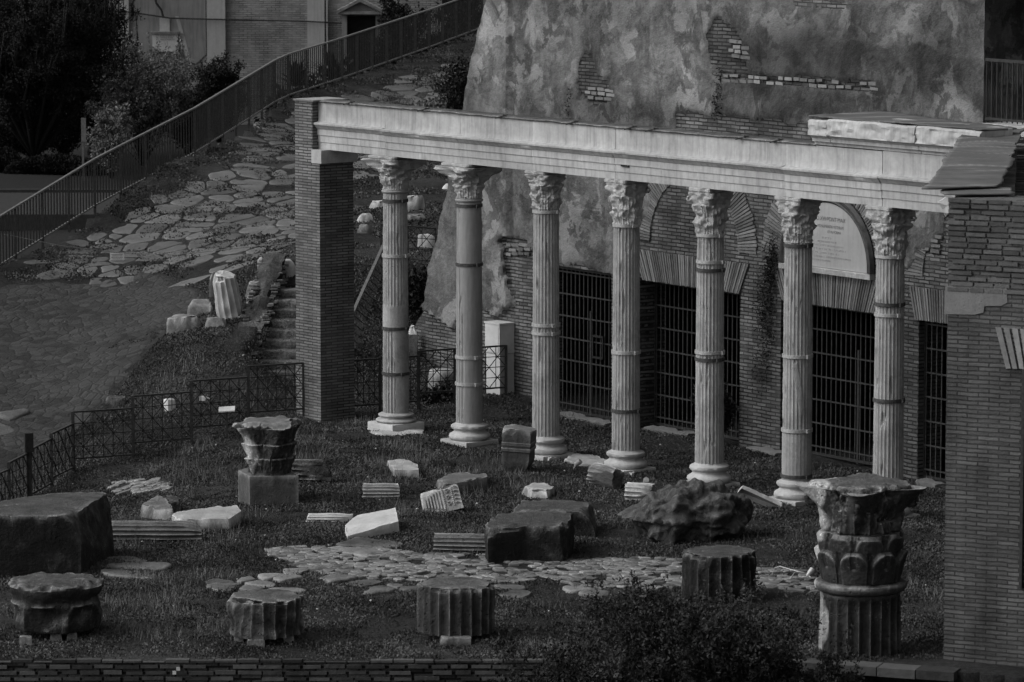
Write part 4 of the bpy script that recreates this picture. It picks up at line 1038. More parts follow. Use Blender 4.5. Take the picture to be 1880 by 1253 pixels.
# ---------------------------------------------------------------- lattice railings round the court
def lattice(A,B,h,nv,parent,M,slope=True,w=.014):
    """A,B bottom corners; panel of verticals, horizontals and crossing diagonals"""
    A,B=Vector(A),Vector(B); up=Vector((0,0,1)); m=MB(); L_=(B-A)
    for k in range(nv+1): p=A+L_*k/nv; m.bar(p,p+up*h,w)
    for k in range(1,4): m.bar(A+up*h*k/4,B+up*h*k/4,w)
    nd=max(2,round(L_.length/ (h/2)))
    for k in range(-2,nd):
        for sg in (0,1):
            # diagonals spanning the full height over two half-height modules
            x0=k/nd; x1=(k+2)/nd; y0,y1=(0,1) if sg==0 else (1,0)
            a0,a1=max(x0,0),min(x1,1)
            if a1<=a0: continue
            f=lambda x: y0+(y1-y0)*(x-x0)/(x1-x0)
            m.bar(A+L_*a0+up*h*f(a0),A+L_*a1+up*h*f(a1),w)
    m.build('lattice_panel',MT['iron'],parent,M=M)
    m=MB(); m.bar(A+up*h,B+up*h,.045,.03); m.build('top_rail',MT['rail'],parent,M=M)
    m=MB(); m.bar(A,B,.035,.03); m.build('bottom_rail',MT['rail'],parent,M=M)
def railing(name,label,posts,tops,h,nv=6,postw=.055):
    o=empty(name,(posts[0][0],posts[0][1],posts[0][2]),0,label,'railing','lattice railings round the court'); M=Matrix.Translation(o.location).inverted()
    for k in range(len(posts)-1):
        a,b=posts[k],posts[k+1]; za=PY(0,tops[k][0],a[1])[2]; zb=PY(0,tops[k][1],b[1])[2]
        if k>=0: za_=za
        lattice((a[0],a[1],za-h),(b[0],b[1],zb-h),h,nv,o,M)
    for k,a in enumerate(posts):
        zz=[]
        if k>0: zz.append(PY(0,tops[k-1][1],a[1])[2])
        if k<len(posts)-1: zz.append(PY(0,tops[k][0],a[1])[2])
        zt2=max(zz)+.01; m=MB(); m.box(a[0],a[1],(zt2+a[2]-.15)/2,postw,postw,zt2-a[2]+.15); m.build('post',MT['rail'],o,M=M)
    return o
g=lambda u,v: PZ(u,v,0)
railing('lattice_railing','stepped black lattice railing running from the left foreground to the brick pier',
  [PY(558,766,80.7),PY(457,792,80.2),PY(352,815,79.7),PY(245,838,79.3),PY(135,866,78.8)],[(667,673),(693,700),(720,728),(750,757)],.86)
railing('lattice_railing','steep foreshortened black lattice railing at the left edge, beyond the big dark block',
  [PY(134,866,78.75),PY(95,894,77.7),PY(57,913,76.6),PY(17,934,75.5),PY(-25,955,74.4)],[(779,797),(806,826),(830,850),(862,880)],.80)
railing('lattice_railing','black lattice railing between the brick pier and the first column',
  [PY(647,757,81.2),PY(698,751,81.4),PY(768,745,81.7)],[(662,659),(657,654)],.86,5)
railing('lattice_railing','black lattice railing behind the first two columns, ending at the white cabinet',
  [PY(769,745,81.72),PY(835,735,82.0),PY(929,722,82.4)],[(645,641),(641,635)],.80,5)
# handrail of the stairs with diamond mesh
o=empty('stair_handrail',PY(648,660,84.2),0,'sloping pale handrail with dark diamond mesh beside the stairs','handrail'); M=Matrix.Translation(o.location).inverted()
a=Vector(PY(647,577,84.2)); b=Vector(PY(709,440,88.6)); hh=1.15; m=MB(); up=Vector((0,0,1)); L_=b-a
for k in range(-7,20):
    for sg in (1,-1):
        x0=k/13; x1=x0+7/13; y0,y1=(0,1) if sg>0 else (1,0); a0,a1=max(x0,0),min(x1,1)
        if a1<=a0: continue
        f=lambda x: y0+(y1-y0)*(x-x0)/(x1-x0)
        m.bar(a+L_*a0-up*hh*(1-f(a0)),a+L_*a1-up*hh*(1-f(a1)),.012)
m.build('diamond_mesh',MT['iron'],o,M=M)
m=MB(); m.bar(a,b,.06,.05); m.build('handrail',MT['railt'],o,M=M)
m=MB(); m.bar(a-up*hh,b-up*hh,.03,.03); m.build('bottom_rail',MT['rail'],o,M=M)
for p in (a,b): m=MB(); m.bar(p-up*(hh+.2),p,.05,.05); m.build('post',MT['rail'],o,M=M)
railing('lattice_railing','distant thin lattice railing on the slope between the first two columns',
  [T(700,500),T(800,505)],[(412,420)],.9,4,.03)
# ---------------------------------------------------------------- stairs and ragged side wall
SO=empty('stone_staircase',ST0,math.atan2(STd.y,STd.x)-math.pi/2,'worn dark stone staircase climbing beside the brick pier','stairs')
for k in range(STN):
    m=MB(); n=10; V=[];F=[]; sec=[(k*STT,-.3),(k*STT,(k+1)*STR-.03),(k*STT+.02,(k+1)*STR-.004),(k*STT+STT+.03,(k+1)*STR)]
    for j in range(n+1):
        for (y_,z_) in sec:
            e=mn.noise(Vector((j*.8,k*3,z_*4)))*.022; V.append((STW*j/n,y_+e,z_+e*.5-.0))
    for j in range(n):
        for q in range(3): F.append((j*4+q,(j+1)*4+q,(j+1)*4+q+1,j*4+q+1))
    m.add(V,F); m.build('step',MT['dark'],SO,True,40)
def rubble(name,label,A,B,w,hA,hB,seed,mat,zA,zB,cat='wall'):
    A,B=Vector(A),Vector(B); d=(B-A); L_=d.length; d.normalize(); q=Vector((d.y,-d.x,0)); n=int(L_/.06); V=[];F=[]
    sec=[(0,-.6),(0,.0),(.02,.25),(.0,.5),(.03,.75),(.08,.93),(.3,1.0),(.5,1.03),(.75,1.0),(.92,.93),(1,.75),(1,.5),(1,.25),(1,0),(1,-.6)]
    for j in range(n+1):
        f=j/n; p=A+d*L_*f; h=hA+(hB-hA)*f; zb=zA+(zB-zA)*f
        st_=math.floor(f*14)/14*1.0
        for (a_,b_) in sec:
            k=mn.fractal(Vector((p.x*3,p.y*3,b_*4+seed)),1,2,4)*.19; k2=mn.noise(Vector((j*.9,b_*9,seed)))*.05
            side=(a_-.5)*2
            V.append(Vector((p.x,p.y,0))+q*(w*(a_-.5)+side*(k*.7+k2))+Vector((0,0,zb+b_*h+(k if b_>.5 else 0))))
    m_=len(sec)
    for j in range(n):
        for k in range(m_-1): F.append((j*m_+k,(j+1)*m_+k,(j+1)*m_+k+1,j*m_+k+1))
    F.append(tuple(range(m_))[::-1]); F.append(tuple(n*m_+k for k in range(m_)))
    o=mesh(name,V,F,mat,smooth=True,angle=30); return tag(o,label,cat)
w0=ST0-STx*.22-STd*.1; w1=w0+STd*(STT*STN+.7)
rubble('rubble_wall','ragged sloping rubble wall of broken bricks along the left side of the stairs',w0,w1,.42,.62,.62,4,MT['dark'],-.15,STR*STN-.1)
m=MB(); rnd=random.Random(8)
for k in range(420):
    f=rnd.random(); sd=rnd.choice((-1,-1,1)); p=w0.lerp(w1,f)+STx*(.21*sd+rnd.uniform(-.03,.04)*sd); z=-.15+(STR*STN+.05)*f+rnd.uniform(.15,.66)
    m.box(p.x,p.y,z,rnd.uniform(.07,.17),rnd.uniform(.06,.13),rnd.uniform(.025,.045),rnd.uniform(-.3,.3)+.2)
tag(m.build('broken_brick_facing',MT['vous']),kind='stuff',label='broken bricks sticking out of the ragged wall beside the stairs',cat='bricks')

# ---------------------------------------------------------------- stone fragments
def densify(P,st):
    out=[]; n=len(P)
    for i in range(n):
        a,b=Vector(P[i]),Vector(P[(i+1)%n]); k=max(1,int((b-a).length/st))
        for q in range(k): out.append(a.lerp(b,q/k))
    return out
def solid(per,levels,seed,rough=.02,chip=.05,flute=None,top=.0,freq=2.2,tilt=(0,0),topbump=.02,cuts=0,cutd=.3):
    """per: perimeter points (x,y) about the origin; levels: list of (z,scale[,dx,dy]); closed top made of rings"""
    V=[];F=[]; n=len(per); lv=list(levels); zt_,st_=lv[-1][0],lv[-1][1]; ox,oy=(lv[-1][2],lv[-1][3]) if len(lv[-1])>2 else (0,0)
    nl=len(lv)
    for s in (.965,.86,.7,.5,.3,.12): lv.append((zt_+.004*(1-s),st_*s,ox,oy))
    for j,l in enumerate(lv):
        z,s=l[0],l[1]; dx,dy=(l[2],l[3]) if len(l)>2 else (0,0)
        for k,p in enumerate(per):
            x,y=p[0]*s+dx,p[1]*s+dy; r=math.hypot(p[0],p[1])+1e-6
            q=Vector((x*freq+seed*3.7,y*freq,z*freq)); f1=mn.fractal(q,1,2,5); f2=mn.noise(q*2.3+Vector((9,0,0)))
            edge=0
            if nl-2<=j<=nl: edge=max(0,f2+.15)*chip
            dr=-f1*rough-edge
            if flute and j<nl+1:
                dr-=flute(k/n,z)
            zz=z-edge*.7*(1 if j>=nl-2 else 0)+ (f1*topbump if j>=nl-1 else 0)+x*tilt[0]*(z/zt_ if zt_ else 0)+y*tilt[1]*(z/zt_ if zt_ else 0)
            V.append((x+p[0]/r*dr,y+p[1]/r*dr,zz))
    N=len(lv)
    # fracture planes: flat broken facets with sharp edges
    rc=random.Random(seed*7+1); H_t=zt_ if zt_>0 else 1
    for q in range(cuts):
        m_=Vector((rc.gauss(0,1),rc.gauss(0,1),rc.uniform(.1,1.1))).normalized(); mx_=max(v[0]*m_.x+v[1]*m_.y+v[2]*m_.z for v in V); size=max(max(abs(v[0]) for v in V),.1)
        dd=mx_-cutd*rc.uniform(.3,1)*min(size,H_t*1.5)
        for i_,v in enumerate(V):
            e_=v[0]*m_.x+v[1]*m_.y+v[2]*m_.z-dd+mn.fractal(Vector(v)*5,1,2,3)*.012
            if e_>0: V[i_]=(v[0]-m_.x*e_,v[1]-m_.y*e_,v[2]-m_.z*e_)
    for j in range(N-1):
        for k in range(n): F.append((j*n+k,j*n+(k+1)%n,(j+1)*n+(k+1)%n,(j+1)*n+k))
    F.append(tuple((N-1)*n+k for k in range(n)))
    return V,F
def lin(z0,z1,n,s0=1,s1=1): return [(z0+(z1-z0)*i/n,s0+(s1-s0)*i/n) for i in range(n+1)]
def block(name,label,px,h,mat,seed,bs=1.03,rough=.02,chip=.05,st=.05,cat='stone block',zb=None,tilt=(0,0),freq=2.2,group=None,shift=(0,0),topbump=.02,sink=.12,angle=32,cuts=7,cutd=.14):
    """px: outline of the TOP face in the photograph, h: height of that face above the ground"""
    cu=sum(p[0] for p in px)/len(px); cv=sum(p[1] for p in px)/len(px)
    if zb is None:
        g0=T(cu,cv+h*115); zb=g0[2]
    W=[PZ(u,v,zb+h) for u,v in px]; cx=sum(w[0] for w in W)/len(W); cy=sum(w[1] for w in W)/len(W)
    P=[(w[0]-cx,w[1]-cy) for w in W]
    ar=sum(P[i][0]*P[(i+1)%len(P)][1]-P[(i+1)%len(P)][0]*P[i][1] for i in range(len(P)))
    if ar<0: P=P[::-1]
    per=densify([(p[0],p[1],0) for p in P],st); n=max(3,int(h/.05))
    V,F=solid(per,lin(-sink,h*.97,n,bs,1.0)+[(h,.985)],seed,rough,chip,freq=freq,tilt=tilt,topbump=topbump,cuts=cuts,cutd=cutd)
    o=mesh(name,V,F,mat,smooth=True,angle=angle,M=Matrix.Translation((cx,cy,zb))); return tag(o,label,cat,group)
def circ(r,n,ry=None): return [(r*math.cos(2*math.pi*k/n),r*(1 if ry is None else ry)*math.sin(2*math.pi*k/n)) for k in range(n)]
def drum(name,label,u,vbase,r,h,mat,seed,lift=0,nf=20,fd_=.035,rough=.02,chip=.06,cat='column drum',pr=1.0,r1=1.0,broken=0.0,freq=2.2,tilt=(0,0),parent=False):
    c=PZ(u,vbase,max(lift,0)); y=c[1]+r*.95
    fl=(lambda f,z: fd_*abs(math.sin(f*math.pi*nf))**.75*(1-broken*max(0,mn.noise(Vector((f*9,z*3,seed)))+.2))) if nf else None
    V,F=solid(circ(r,max(nf*8,96)),lin(0,h*.975,14,1,r1)+[(h,r1*.985)],seed,rough,chip,fl,freq=freq,tilt=tilt,topbump=.02,cuts=2,cutd=.07)
    o=mesh(name,V,F,mat,smooth=True,angle=40,M=Matrix.Translation((c[0],y,lift))); tag(o,label,cat); return o,(c[0],y)
# three fluted drums and an eroded capital along the front
drum('fluted_drum','broad fluted drum in the middle foreground, standing on a small flat stone',836,1170,.54,.66,MT['darkcap'],5,lift=.09,nf=22,fd_=.05,rough=.02,broken=.2)
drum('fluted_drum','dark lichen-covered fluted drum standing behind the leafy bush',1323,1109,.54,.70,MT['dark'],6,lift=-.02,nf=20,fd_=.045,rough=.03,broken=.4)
drum('fluted_drum','eroded crumbling fluted drum at lower left, propped on small stones',484,1174,.52,.52,MT['darkcap'],7,lift=.10,nf=20,fd_=.045,rough=.07,chip=.14,broken=1.2)
c=PZ(95,1164,.11)
def capstump(f,z):
    w=abs(math.sin(f*math.pi*6+.6)); lim=.40-.20*(1-w)**1.5
    return (.035 if z<lim-.03 and w>.3 else 0.0)+(.015 if lim<z<.5 else 0)
V,F=solid(circ(.61,110),[(0,.98),(.03,1.02),(.08,1.03),(.14,1.03),(.2,1.01),(.26,1.0),(.32,1.0),(.37,1.01),(.40,.99),(.45,.98),(.5,1.0),(.55,1.04),(.6,1.06),(.64,1.04),(.66,.99)],9,.055,.09,capstump,topbump=.04,freq=3.0)
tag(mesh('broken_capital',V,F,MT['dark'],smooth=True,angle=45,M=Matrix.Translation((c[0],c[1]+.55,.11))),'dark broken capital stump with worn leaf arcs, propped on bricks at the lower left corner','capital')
def prop(u,v,w,h,label,d=.2,mat='mid',seed=1):
    block('support_stone',label,[(u-w/2,v-h*115),(u+w/2,v-h*115),(u+w/2*1.0,v-h*115-d*20),(u-w/2,v-h*115-d*20)],h,MT[mat],seed,bs=1.0,rough=.01,chip=.02,cat='prop',angle=35)
prop(47,1184,24,.12,'pale brick prop under the left of the dark broken capital stump',mat='mid',seed=2)
prop(103,1176,22,.10,'middle prop under the dark broken capital stump',seed=3)
prop(132,1175,20,.10,'right prop under the dark broken capital stump',mat='mid',seed=4)
prop(470,1187,32,.11,'stone prop under the eroded drum at lower left',mat='mid',seed=5,d=.3)
prop(438,1180,18,.10,'small left prop under the eroded drum at lower left',mat='mid',seed=15,d=.2)
prop(530,1180,20,.10,'small right prop under the eroded drum at lower left',mat='mid',seed=16,d=.2)
prop(836,1184,58,.10,'flat stone under the middle foreground drum',mat='mid',seed=6,d=.5)
# big stacked capital, lower right
BC=PZ(1585,1210,0); BX,BY=BC[0],BC[1]+.58
so=empty('stacked_capital',(BX,BY,0),-.25,'huge dark stacked column piece at lower right, with fluted shaft, leaf band and broken capital','capital')
def fl2(f,z): return (.05*abs(math.sin(f*math.pi*22))**.7 if z<.76 else 0)
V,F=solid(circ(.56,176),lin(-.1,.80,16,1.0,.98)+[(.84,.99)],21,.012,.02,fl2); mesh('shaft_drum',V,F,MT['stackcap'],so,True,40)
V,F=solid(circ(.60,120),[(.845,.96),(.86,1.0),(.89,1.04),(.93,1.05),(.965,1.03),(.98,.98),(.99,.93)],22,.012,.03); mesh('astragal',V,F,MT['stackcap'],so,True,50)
def leafr(nl,ph,z0,z1,a):
    def f(t,z):
        if not(z0<=z<=z1): return 0
        q=(z-z0)/(z1-z0); w=abs(math.cos(t*math.pi*nl+ph)); arch=1-abs(math.cos(t*math.pi*nl+ph))**.5
        lim=.95-.45*(1-w)**1.6
        return -a*(q**.8)*(1 if q<lim else max(0,1-(q-lim)*9))+.02*(w<.25)
    return f
def stackmid(t,z): return leafr(8,0,.99,1.42,.075)(t,z)+leafr(8,math.pi/2,1.2,1.66,.05)(t,z)
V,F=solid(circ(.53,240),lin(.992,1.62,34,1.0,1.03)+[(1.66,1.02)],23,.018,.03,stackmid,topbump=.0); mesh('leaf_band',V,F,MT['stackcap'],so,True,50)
V=[];F=[];na=200;nz=44
for j in range(nz+1):
    t=j/nz; z=1.662+t*.60
    for k in range(na):
        a=2*math.pi*k/na; cn=abs(math.cos(2*(a-.1)))**5
        r=.53+.045*t+cn*.27*max(0,(t-.5)/.5)**1.2-.05*math.sin(t*3.1)*(1-cn)+leafr(8,.3,1.66,1.98,.0)(a/6.283,z)
        r+=-.035*abs(math.sin(a*8))**.5*(1-t) + .03*math.cos(4*a)*t
        n=mn.fractal(Vector((math.cos(a)*1.6,math.sin(a)*1.6,z*1.8+4)),1,2,5); r-=n*.10+max(0,n-.1)*.15*(t>.25)+mn.noise(Vector((math.cos(a)*6,math.sin(a)*6,z*5)))*.02
        if t<.03: r*=.97
        V.append((r*math.cos(a),r*math.sin(a),z))
for j in range(nz):
    for k in range(na): F.append((j*na+k,j*na+(k+1)%na,(j+1)*na+(k+1)%na,(j+1)*na+k))
F.append(tuple(nz*na+k for k in range(na)))
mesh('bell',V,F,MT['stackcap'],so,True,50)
per=[]
for k in range(200):
    a=2*math.pi*k/200; cn=abs(math.cos(2*(a-.1))); r=.52+.29*cn**4+mn.fractal(Vector((math.cos(a)*3,math.sin(a)*3,3)),1,2,4)*.10; per.append((r*math.cos(a),r*math.sin(a)))
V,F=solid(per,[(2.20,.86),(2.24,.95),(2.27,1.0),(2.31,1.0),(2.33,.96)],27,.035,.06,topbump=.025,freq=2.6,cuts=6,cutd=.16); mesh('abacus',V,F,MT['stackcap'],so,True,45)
for k in range(4):
    a=.1+k*math.pi/2; m=MB(); cc=Vector((math.cos(a)*.68,math.sin(a)*.68,2.10)); pts_=[]
    for q in range(24):
        tt=q/23*9; rr=.12*(1-q/26); pts_.append(cc+Vector((math.cos(a),math.sin(a),0))*math.cos(tt+1.2)*rr+Vector((0,0,1))*math.sin(tt+1.2)*rr)
    if k in (1,): continue
    m.tube(pts_,[.05*(1-.5*q/23) for q in range(24)],8); m.build('volute',MT['darkcap'],so,True)
# capital on its pedestal, left
block('pedestal','smooth grey block with a moulded top edge carrying the left capital',[(437,864),(458,875),(548,873),(530,861),(455,858)],.50,MT['mid'],31,bs=1.0,rough=.004,chip=.02,cat='pedestal',angle=35,topbump=.003,cuts=2,cutd=.06)
pcx,pcy,_=PZ(495,868,.5); KO2=empty('broken_capital',(pcx,pcy,.5),.5,'dark weathered leafy capital with pale edges standing on the grey pedestal','capital')
V=[];F=[];na=160;nz=50
for j in range(nz+1):
    t=j/nz; z=t*.78
    for k in range(na):
        a=2*math.pi*k/na; cn=abs(math.cos(2*a))**4
        r=.335+.08*t**2+cn*.16*max(0,(t-.3)/.7)**1.2
        w=abs(math.cos(4*a)); 
        if t<.35: r+=.075*w**.7*(t/.35)**1.5
        elif t<.66: r+=.075*abs(math.sin(4*a))**.7*((t-.3)/.36)**1.5
        n=mn.fractal(Vector((math.cos(a)*2.2,math.sin(a)*2.2,z*2.6+1)),1,2,5); r-=n*.07
        V.append((r*math.cos(a),r*math.sin(a),z))
for j in range(nz):
    for k in range(na): F.append((j*na+k,j*na+(k+1)%na,(j+1)*na+(k+1)%na,(j+1)*na+k))
F.append(tuple(nz*na+k for k in range(na))); mesh('bell',V,F,MT['stackcap'],KO2,True,50)  # light on its left leaves is put into the bell colour
per=[]
for k in range(140):
    a=2*math.pi*k/140; cn=abs(math.cos(2*a)); r=.44+.16*cn**4+mn.fractal(Vector((math.cos(a)*3,math.sin(a)*3,1)),1,2,4)*.10; per.append((r*math.cos(a),r*math.sin(a)))
V,F=solid(per,[(.76,.88),(.80,.97),(.84,1.0),(.87,.95)],33,.04,.09,topbump=.04,cuts=5,cutd=.12); mesh('abacus',V,F,MT['mid'],KO2,True,40)

# blocks (outline of the top face)
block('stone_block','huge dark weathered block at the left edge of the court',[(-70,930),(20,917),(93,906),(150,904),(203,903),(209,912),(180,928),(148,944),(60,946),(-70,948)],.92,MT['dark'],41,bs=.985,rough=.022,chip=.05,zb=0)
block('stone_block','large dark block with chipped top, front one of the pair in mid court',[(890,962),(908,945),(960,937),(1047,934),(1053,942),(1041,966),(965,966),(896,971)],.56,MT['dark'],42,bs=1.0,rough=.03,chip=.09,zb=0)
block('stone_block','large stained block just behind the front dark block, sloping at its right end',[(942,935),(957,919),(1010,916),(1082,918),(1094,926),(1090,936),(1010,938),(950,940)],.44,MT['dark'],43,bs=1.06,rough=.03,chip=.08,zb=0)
_c=PZ(946,868,0); _per=densify([(-.27,-.20,0),(.20,-.24,0),(.30,.10,0),(.22,.26,0),(-.24,.24,0)],.03)
V,F=solid(_per,[(-.12,.60),(0,.66),(.07,.80),(.14,.93),(.22,.99),(.34,.98),(.37,.97),(.38,1.05),(.43,1.06),(.44,1.01),(.47,1.01),(.48,1.05),(.53,1.06),(.54,1.03),(.66,1.04),(.72,1.03),(.75,.98)],44,.014,.05,topbump=.05,cuts=4,cutd=.10)
tag(mesh('carved_block',V,F,MT['mid'],smooth=True,angle=30,M=Matrix.Translation((_c[0]+.02,_c[1]+.25,0))@Matrix.Rotation(R(3),4,'Y')@Matrix.Rotation(R(5),4,'X')),'upright grey block with mouldings across its upper half, just in front of the third column','stone block')
block('stone_slab','pale flat moulded slab lying alone in the grass in front of the first column',[(711,845),(724,862),(769,862),(767,852),(742,843)],.13,MT['pale'],45,rough=.005,chip=.02,cuts=2,cutd=.05,cat='slab')
block('stone_slab','grey slab with a dark broken front lying behind the carved frieze fragment',[(800,880),(812,889),(858,885),(896,876),(893,869),(842,866),(815,874)],.17,MT['mid'],46,rough=.03,chip=.06,cat='slab')
block('stone_block','bright white marble block lying left of centre in the grass',[(634,960),(638,972),(732,958),(727,943),(655,950)],.16,MT['white'],47,rough=.004,chip=.015,tilt=(.04,.12),cuts=1,cutd=.04)
block('rock_fragment','small rounded pale rock above the pair of large dark blocks',[(962,893),(975,900),(1005,900),(1014,893),(1000,885),(978,887)],.16,MT['pale'],48,bs=1.15,rough=.06,chip=.08,freq=4,cat='rock')
block('stone_block','long pale grey weathered block lying left of the pedestal',[(314,946),(330,953),(420,951),(442,937),(436,928),(380,929),(330,937)],.20,MT['pale'],49,rough=.03,chip=.06,zb=0)
block('rock_fragment','dark wedge shaped rock left of the long pale grey block',[(262,925),(285,934),(318,935),(310,918),(290,909),(272,915)],.22,MT['mid'],50,bs=1.35,rough=.05,chip=.1,freq=3.5,cat='rock')
block('rock_fragment','small dark rounded rock leaning behind the dark wedge rock',[(300,915),(312,922),(328,920),(326,911),(312,909)],.20,MT['dark'],51,bs=1.1,rough=.05,freq=4,cat='rock')
block('stone_slab','flat pale broken slab between the third and fourth columns',[(1036,843),(1062,852),(1104,852),(1120,845),(1085,834),(1048,833)],.05,MT['pale'],52,rough=.03,chip=.03,cat='slab',freq=4)
block('stone_slab','small flat pale stone right of the upright carved block',[(998,838),(1008,842),(1022,839),(1018,834),(1004,834)],.05,MT['pale'],53,rough=.03,chip=.03,cat='slab',freq=5)
block('stone_slab','tiny flat pale chip under the base of the fourth column',[(1150,866),(1160,870),(1168,867),(1158,864)],.04,MT['pale'],54,rough=.03,chip=.02,cat='slab',freq=5)
block('stone_slab','broken slab beneath the plinth of the first column',[(672,786),(690,797),(740,799),(778,795),(776,788),(720,780)],.035,MT['base'],55,rough=.03,chip=.03,cat='slab',freq=4,sink=.06)
# tilted slab
c=PZ(1394,938,0)
V,F=solid(densify([(-.36,-.16,0),(.36,-.14,0),(.38,.14,0),(-.34,.16,0)],.04),lin(0,.07,3),56,.02,.04)
tag(mesh('stone_slab',V,F,MT['white'],smooth=True,angle=40,M=Matrix.Translation((c[0],c[1]+.1,.16))@Matrix.Rotation(.42,4,'Y')@Matrix.Rotation(-.5,4,'X')),'white slab leaning against the right side of the pitted rock','slab')
# lying fluted pieces
def lying(name,label,u,v,L_,r,mat,seed,rz,sink=.3,nf=16,roll=0,rough=.015,pitch=0,cat='column fragment',fdp=.022,endn=.06,z=0,r1=1.0):
    c=T(u,v); z=c[2]; per=circ(r,nf*8)
    fl=lambda f,zz: fdp*abs(math.sin(f*math.pi*nf))**.7
    V,F=solid(per,lin(0,L_,max(8,int(L_/.05)),1.0,r1),seed,rough,endn*.5,fl,topbump=endn,cuts=3,cutd=.5)
    V=[(a,b,d-L_/2+(mn.noise(Vector((a*7,b*7,seed)))*endn if d<.02 else 0)) for a,b,d in V]
    n=len(per); F.append(tuple(range(n))[::-1])
    M=Matrix.Translation((c[0],c[1]+r*.8,z+r*(1-sink)))@Matrix.Rotation(rz,4,'Z')@Matrix.Rotation(math.pi/2+pitch,4,'Y')@Matrix.Rotation(roll,4,'Z')
    return tag(mesh(name,V,F,mat,smooth=True,angle=40,M=M),label,cat)
lying('fluted_fragment','short pale fluted half column lying in the grass above the bright white block',700,917,.60,.15,MT['pale'],61,.02,.35)
lying('fluted_fragment','long grey fluted shaft piece lying just above the marble paving',870,1016,1.20,.17,MT['mid'],62,-.12,.35)
lying('fluted_fragment','dark fluted piece lying right behind the pedestal',572,890,.62,.23,MT['dark'],63,-.08,.25,fdp=.03)
lying('fluted_fragment','long low dark fluted shaft lying next to the huge left block',285,994,1.40,.19,MT['mid'],64,-.02,.45)
lying('fluted_fragment','small bright fluted sliver lying left of the white marble block',603,960,.72,.09,MT['white'],65,.0,.4,nf=12,fdp=.014)
lying('fluted_fragment','dark hollow half column pointing at the viewer in front of the fourth column',1113,898,.62,.20,MT['mid'],66,-1.0,.1,rough=.03,endn=.10)
lying('fluted_fragment','short bright fluted piece beside the pitted rock',1175,921,.42,.17,MT['pale'],67,-.35,.25,nf=14)
block('rock_fragment','pale rock lump at the right end of the long fluted shaft piece',[(918,1008),(925,1014),(945,1014),(952,1008),(935,1002)],.12,MT['pale'],68,bs=1.15,rough=.05,freq=5,cat='rock')
# carved frieze fragment
c=PZ(815,940,0); CF=empty('carved_fragment',(c[0],c[1]+.12,.0),0,'tilted white frieze fragment with carved scrolls and a row of leaves','carved fragment')
CMx=Matrix.Translation((0,0,.0))@Matrix.Rotation(R(-14),4,'Y')@Matrix.Rotation(R(-20),4,'X')
V,F=solid(densify([(-.34,-.03,0),(-.10,-.10,0),(.33,-.10,0),(.33,.10,0),(-.2,.10,0)],.03),lin(-.05,.36,9,1,.92)+[(.37,.9)],71,.02,.05); mesh('body',V,F,MT['pale'],CF,True,40,CMx)
m=MB()
for q in range(7): m.box(-.27+q*.05,-.085-.02*min(q,2)*.6,.17,.022,.03,.16+.04*q*.8)
m.build('reeding',MT['pale'],CF,M=CMx)
m=MB()
for q in range(3):
    cc=Vector((.12,-.115,.07+q*.105)); pp=[cc+Vector((math.cos(t_)*.04*(1-t_/9),0,math.sin(t_)*.04*(1-t_/9))) for t_ in np.linspace(0,7,16)]; m.tube(pp,.011,6)
for q in range(10): m.box(.045,-.11,.04+q*.032,.018,.02,.018); m.box(.19,-.11,.04+q*.032,.018,.02,.018)
for q in range(5): m.tube([Vector((.30,-.115,.05+q*.065)),Vector((.25,-.12,.075+q*.065)),Vector((.22,-.11,.06+q*.065))],[.012,.014,.008],6)
m.build('carved_scrolls',MT['pale'],CF,True,40,CMx)
# mouldings on the upright carved block
# pitted concretion
c=PZ(1262,998,0); V=[];F=[]; na=220;nz=100
for j in range(nz+1):
    ph=j/nz*math.pi*.96
    for k in range(na):
        a=2*math.pi*k/na; d=Vector((math.sin(ph)*math.cos(a),math.sin(ph)*math.sin(a),math.cos(ph)))
        e=Vector((abs(d.x)**.7*math.copysign(1,d.x),abs(d.y)**.75*math.copysign(1,d.y),abs(d.z)**.7*math.copysign(1,d.z)))
        q=Vector((e.x*.95,e.y*.60,e.z*.44)); nn_=mn.fractal(q*2.2+Vector((3,1,2)),1,2,3); n2=mn.fractal(q*6,1,2,4); n3=mn.noise(q*9)
        off=-.22*nn_-.035*n2-.07*max(0,n3-.1)
        p=q+d*off
        if p.x<-.25: p.z-=(-.25-p.x)*.35; 
        if p.z<-.05 and p.x<.35: p.x=p.x*.82+.06; p.y*=.9
        V.append((p.x,p.y,p.z+.37))
for j in range(nz):
    for k in range(na): F.append((j*na+k,(j+1)*na+k,(j+1)*na+(k+1)%na,j*na+(k+1)%na))
tag(mesh('pitted_rock',V,F,MT['rough'],smooth=True,M=Matrix.Translation((c[0],c[1]+.55,0))),'large pitted overhanging rock mass with lichen, behind the lichen-covered drum','rock')
# moulding strips on the upright block (ridges of the carved face)
# ---- stones on the bank, near the stairs
def onhill(name,label,u,v,w,h,mat,seed,cat='rock',d=.6,rough=.05,chip=.08,freq=3,bs=1.1,tilt=(0,0),n=5,lift=0):
    g0=T(u,v); s=w/PPM(g0[1],g0[2])/2; rnd=random.Random(seed); P=[]
    for k in range(n+2): a=2*math.pi*k/(n+2)+rnd.uniform(-.2,.2); P.append((math.cos(a)*s*rnd.uniform(.85,1.08),math.sin(a)*s*d*rnd.uniform(.85,1.08),0))
    V,F=solid(densify(P,.045),lin(-.2,h*.9,max(3,int(h/.06)),bs,1.0)+[(h,.9)],seed,rough*.6,chip,freq=freq,tilt=tilt,cuts=8,cutd=.24)
    return tag(mesh(name,V,F,mat,smooth=True,angle=40,M=Matrix.Translation((g0[0],g0[1]+s*d,g0[2]+lift))),label,cat)
g0=T(424,588)
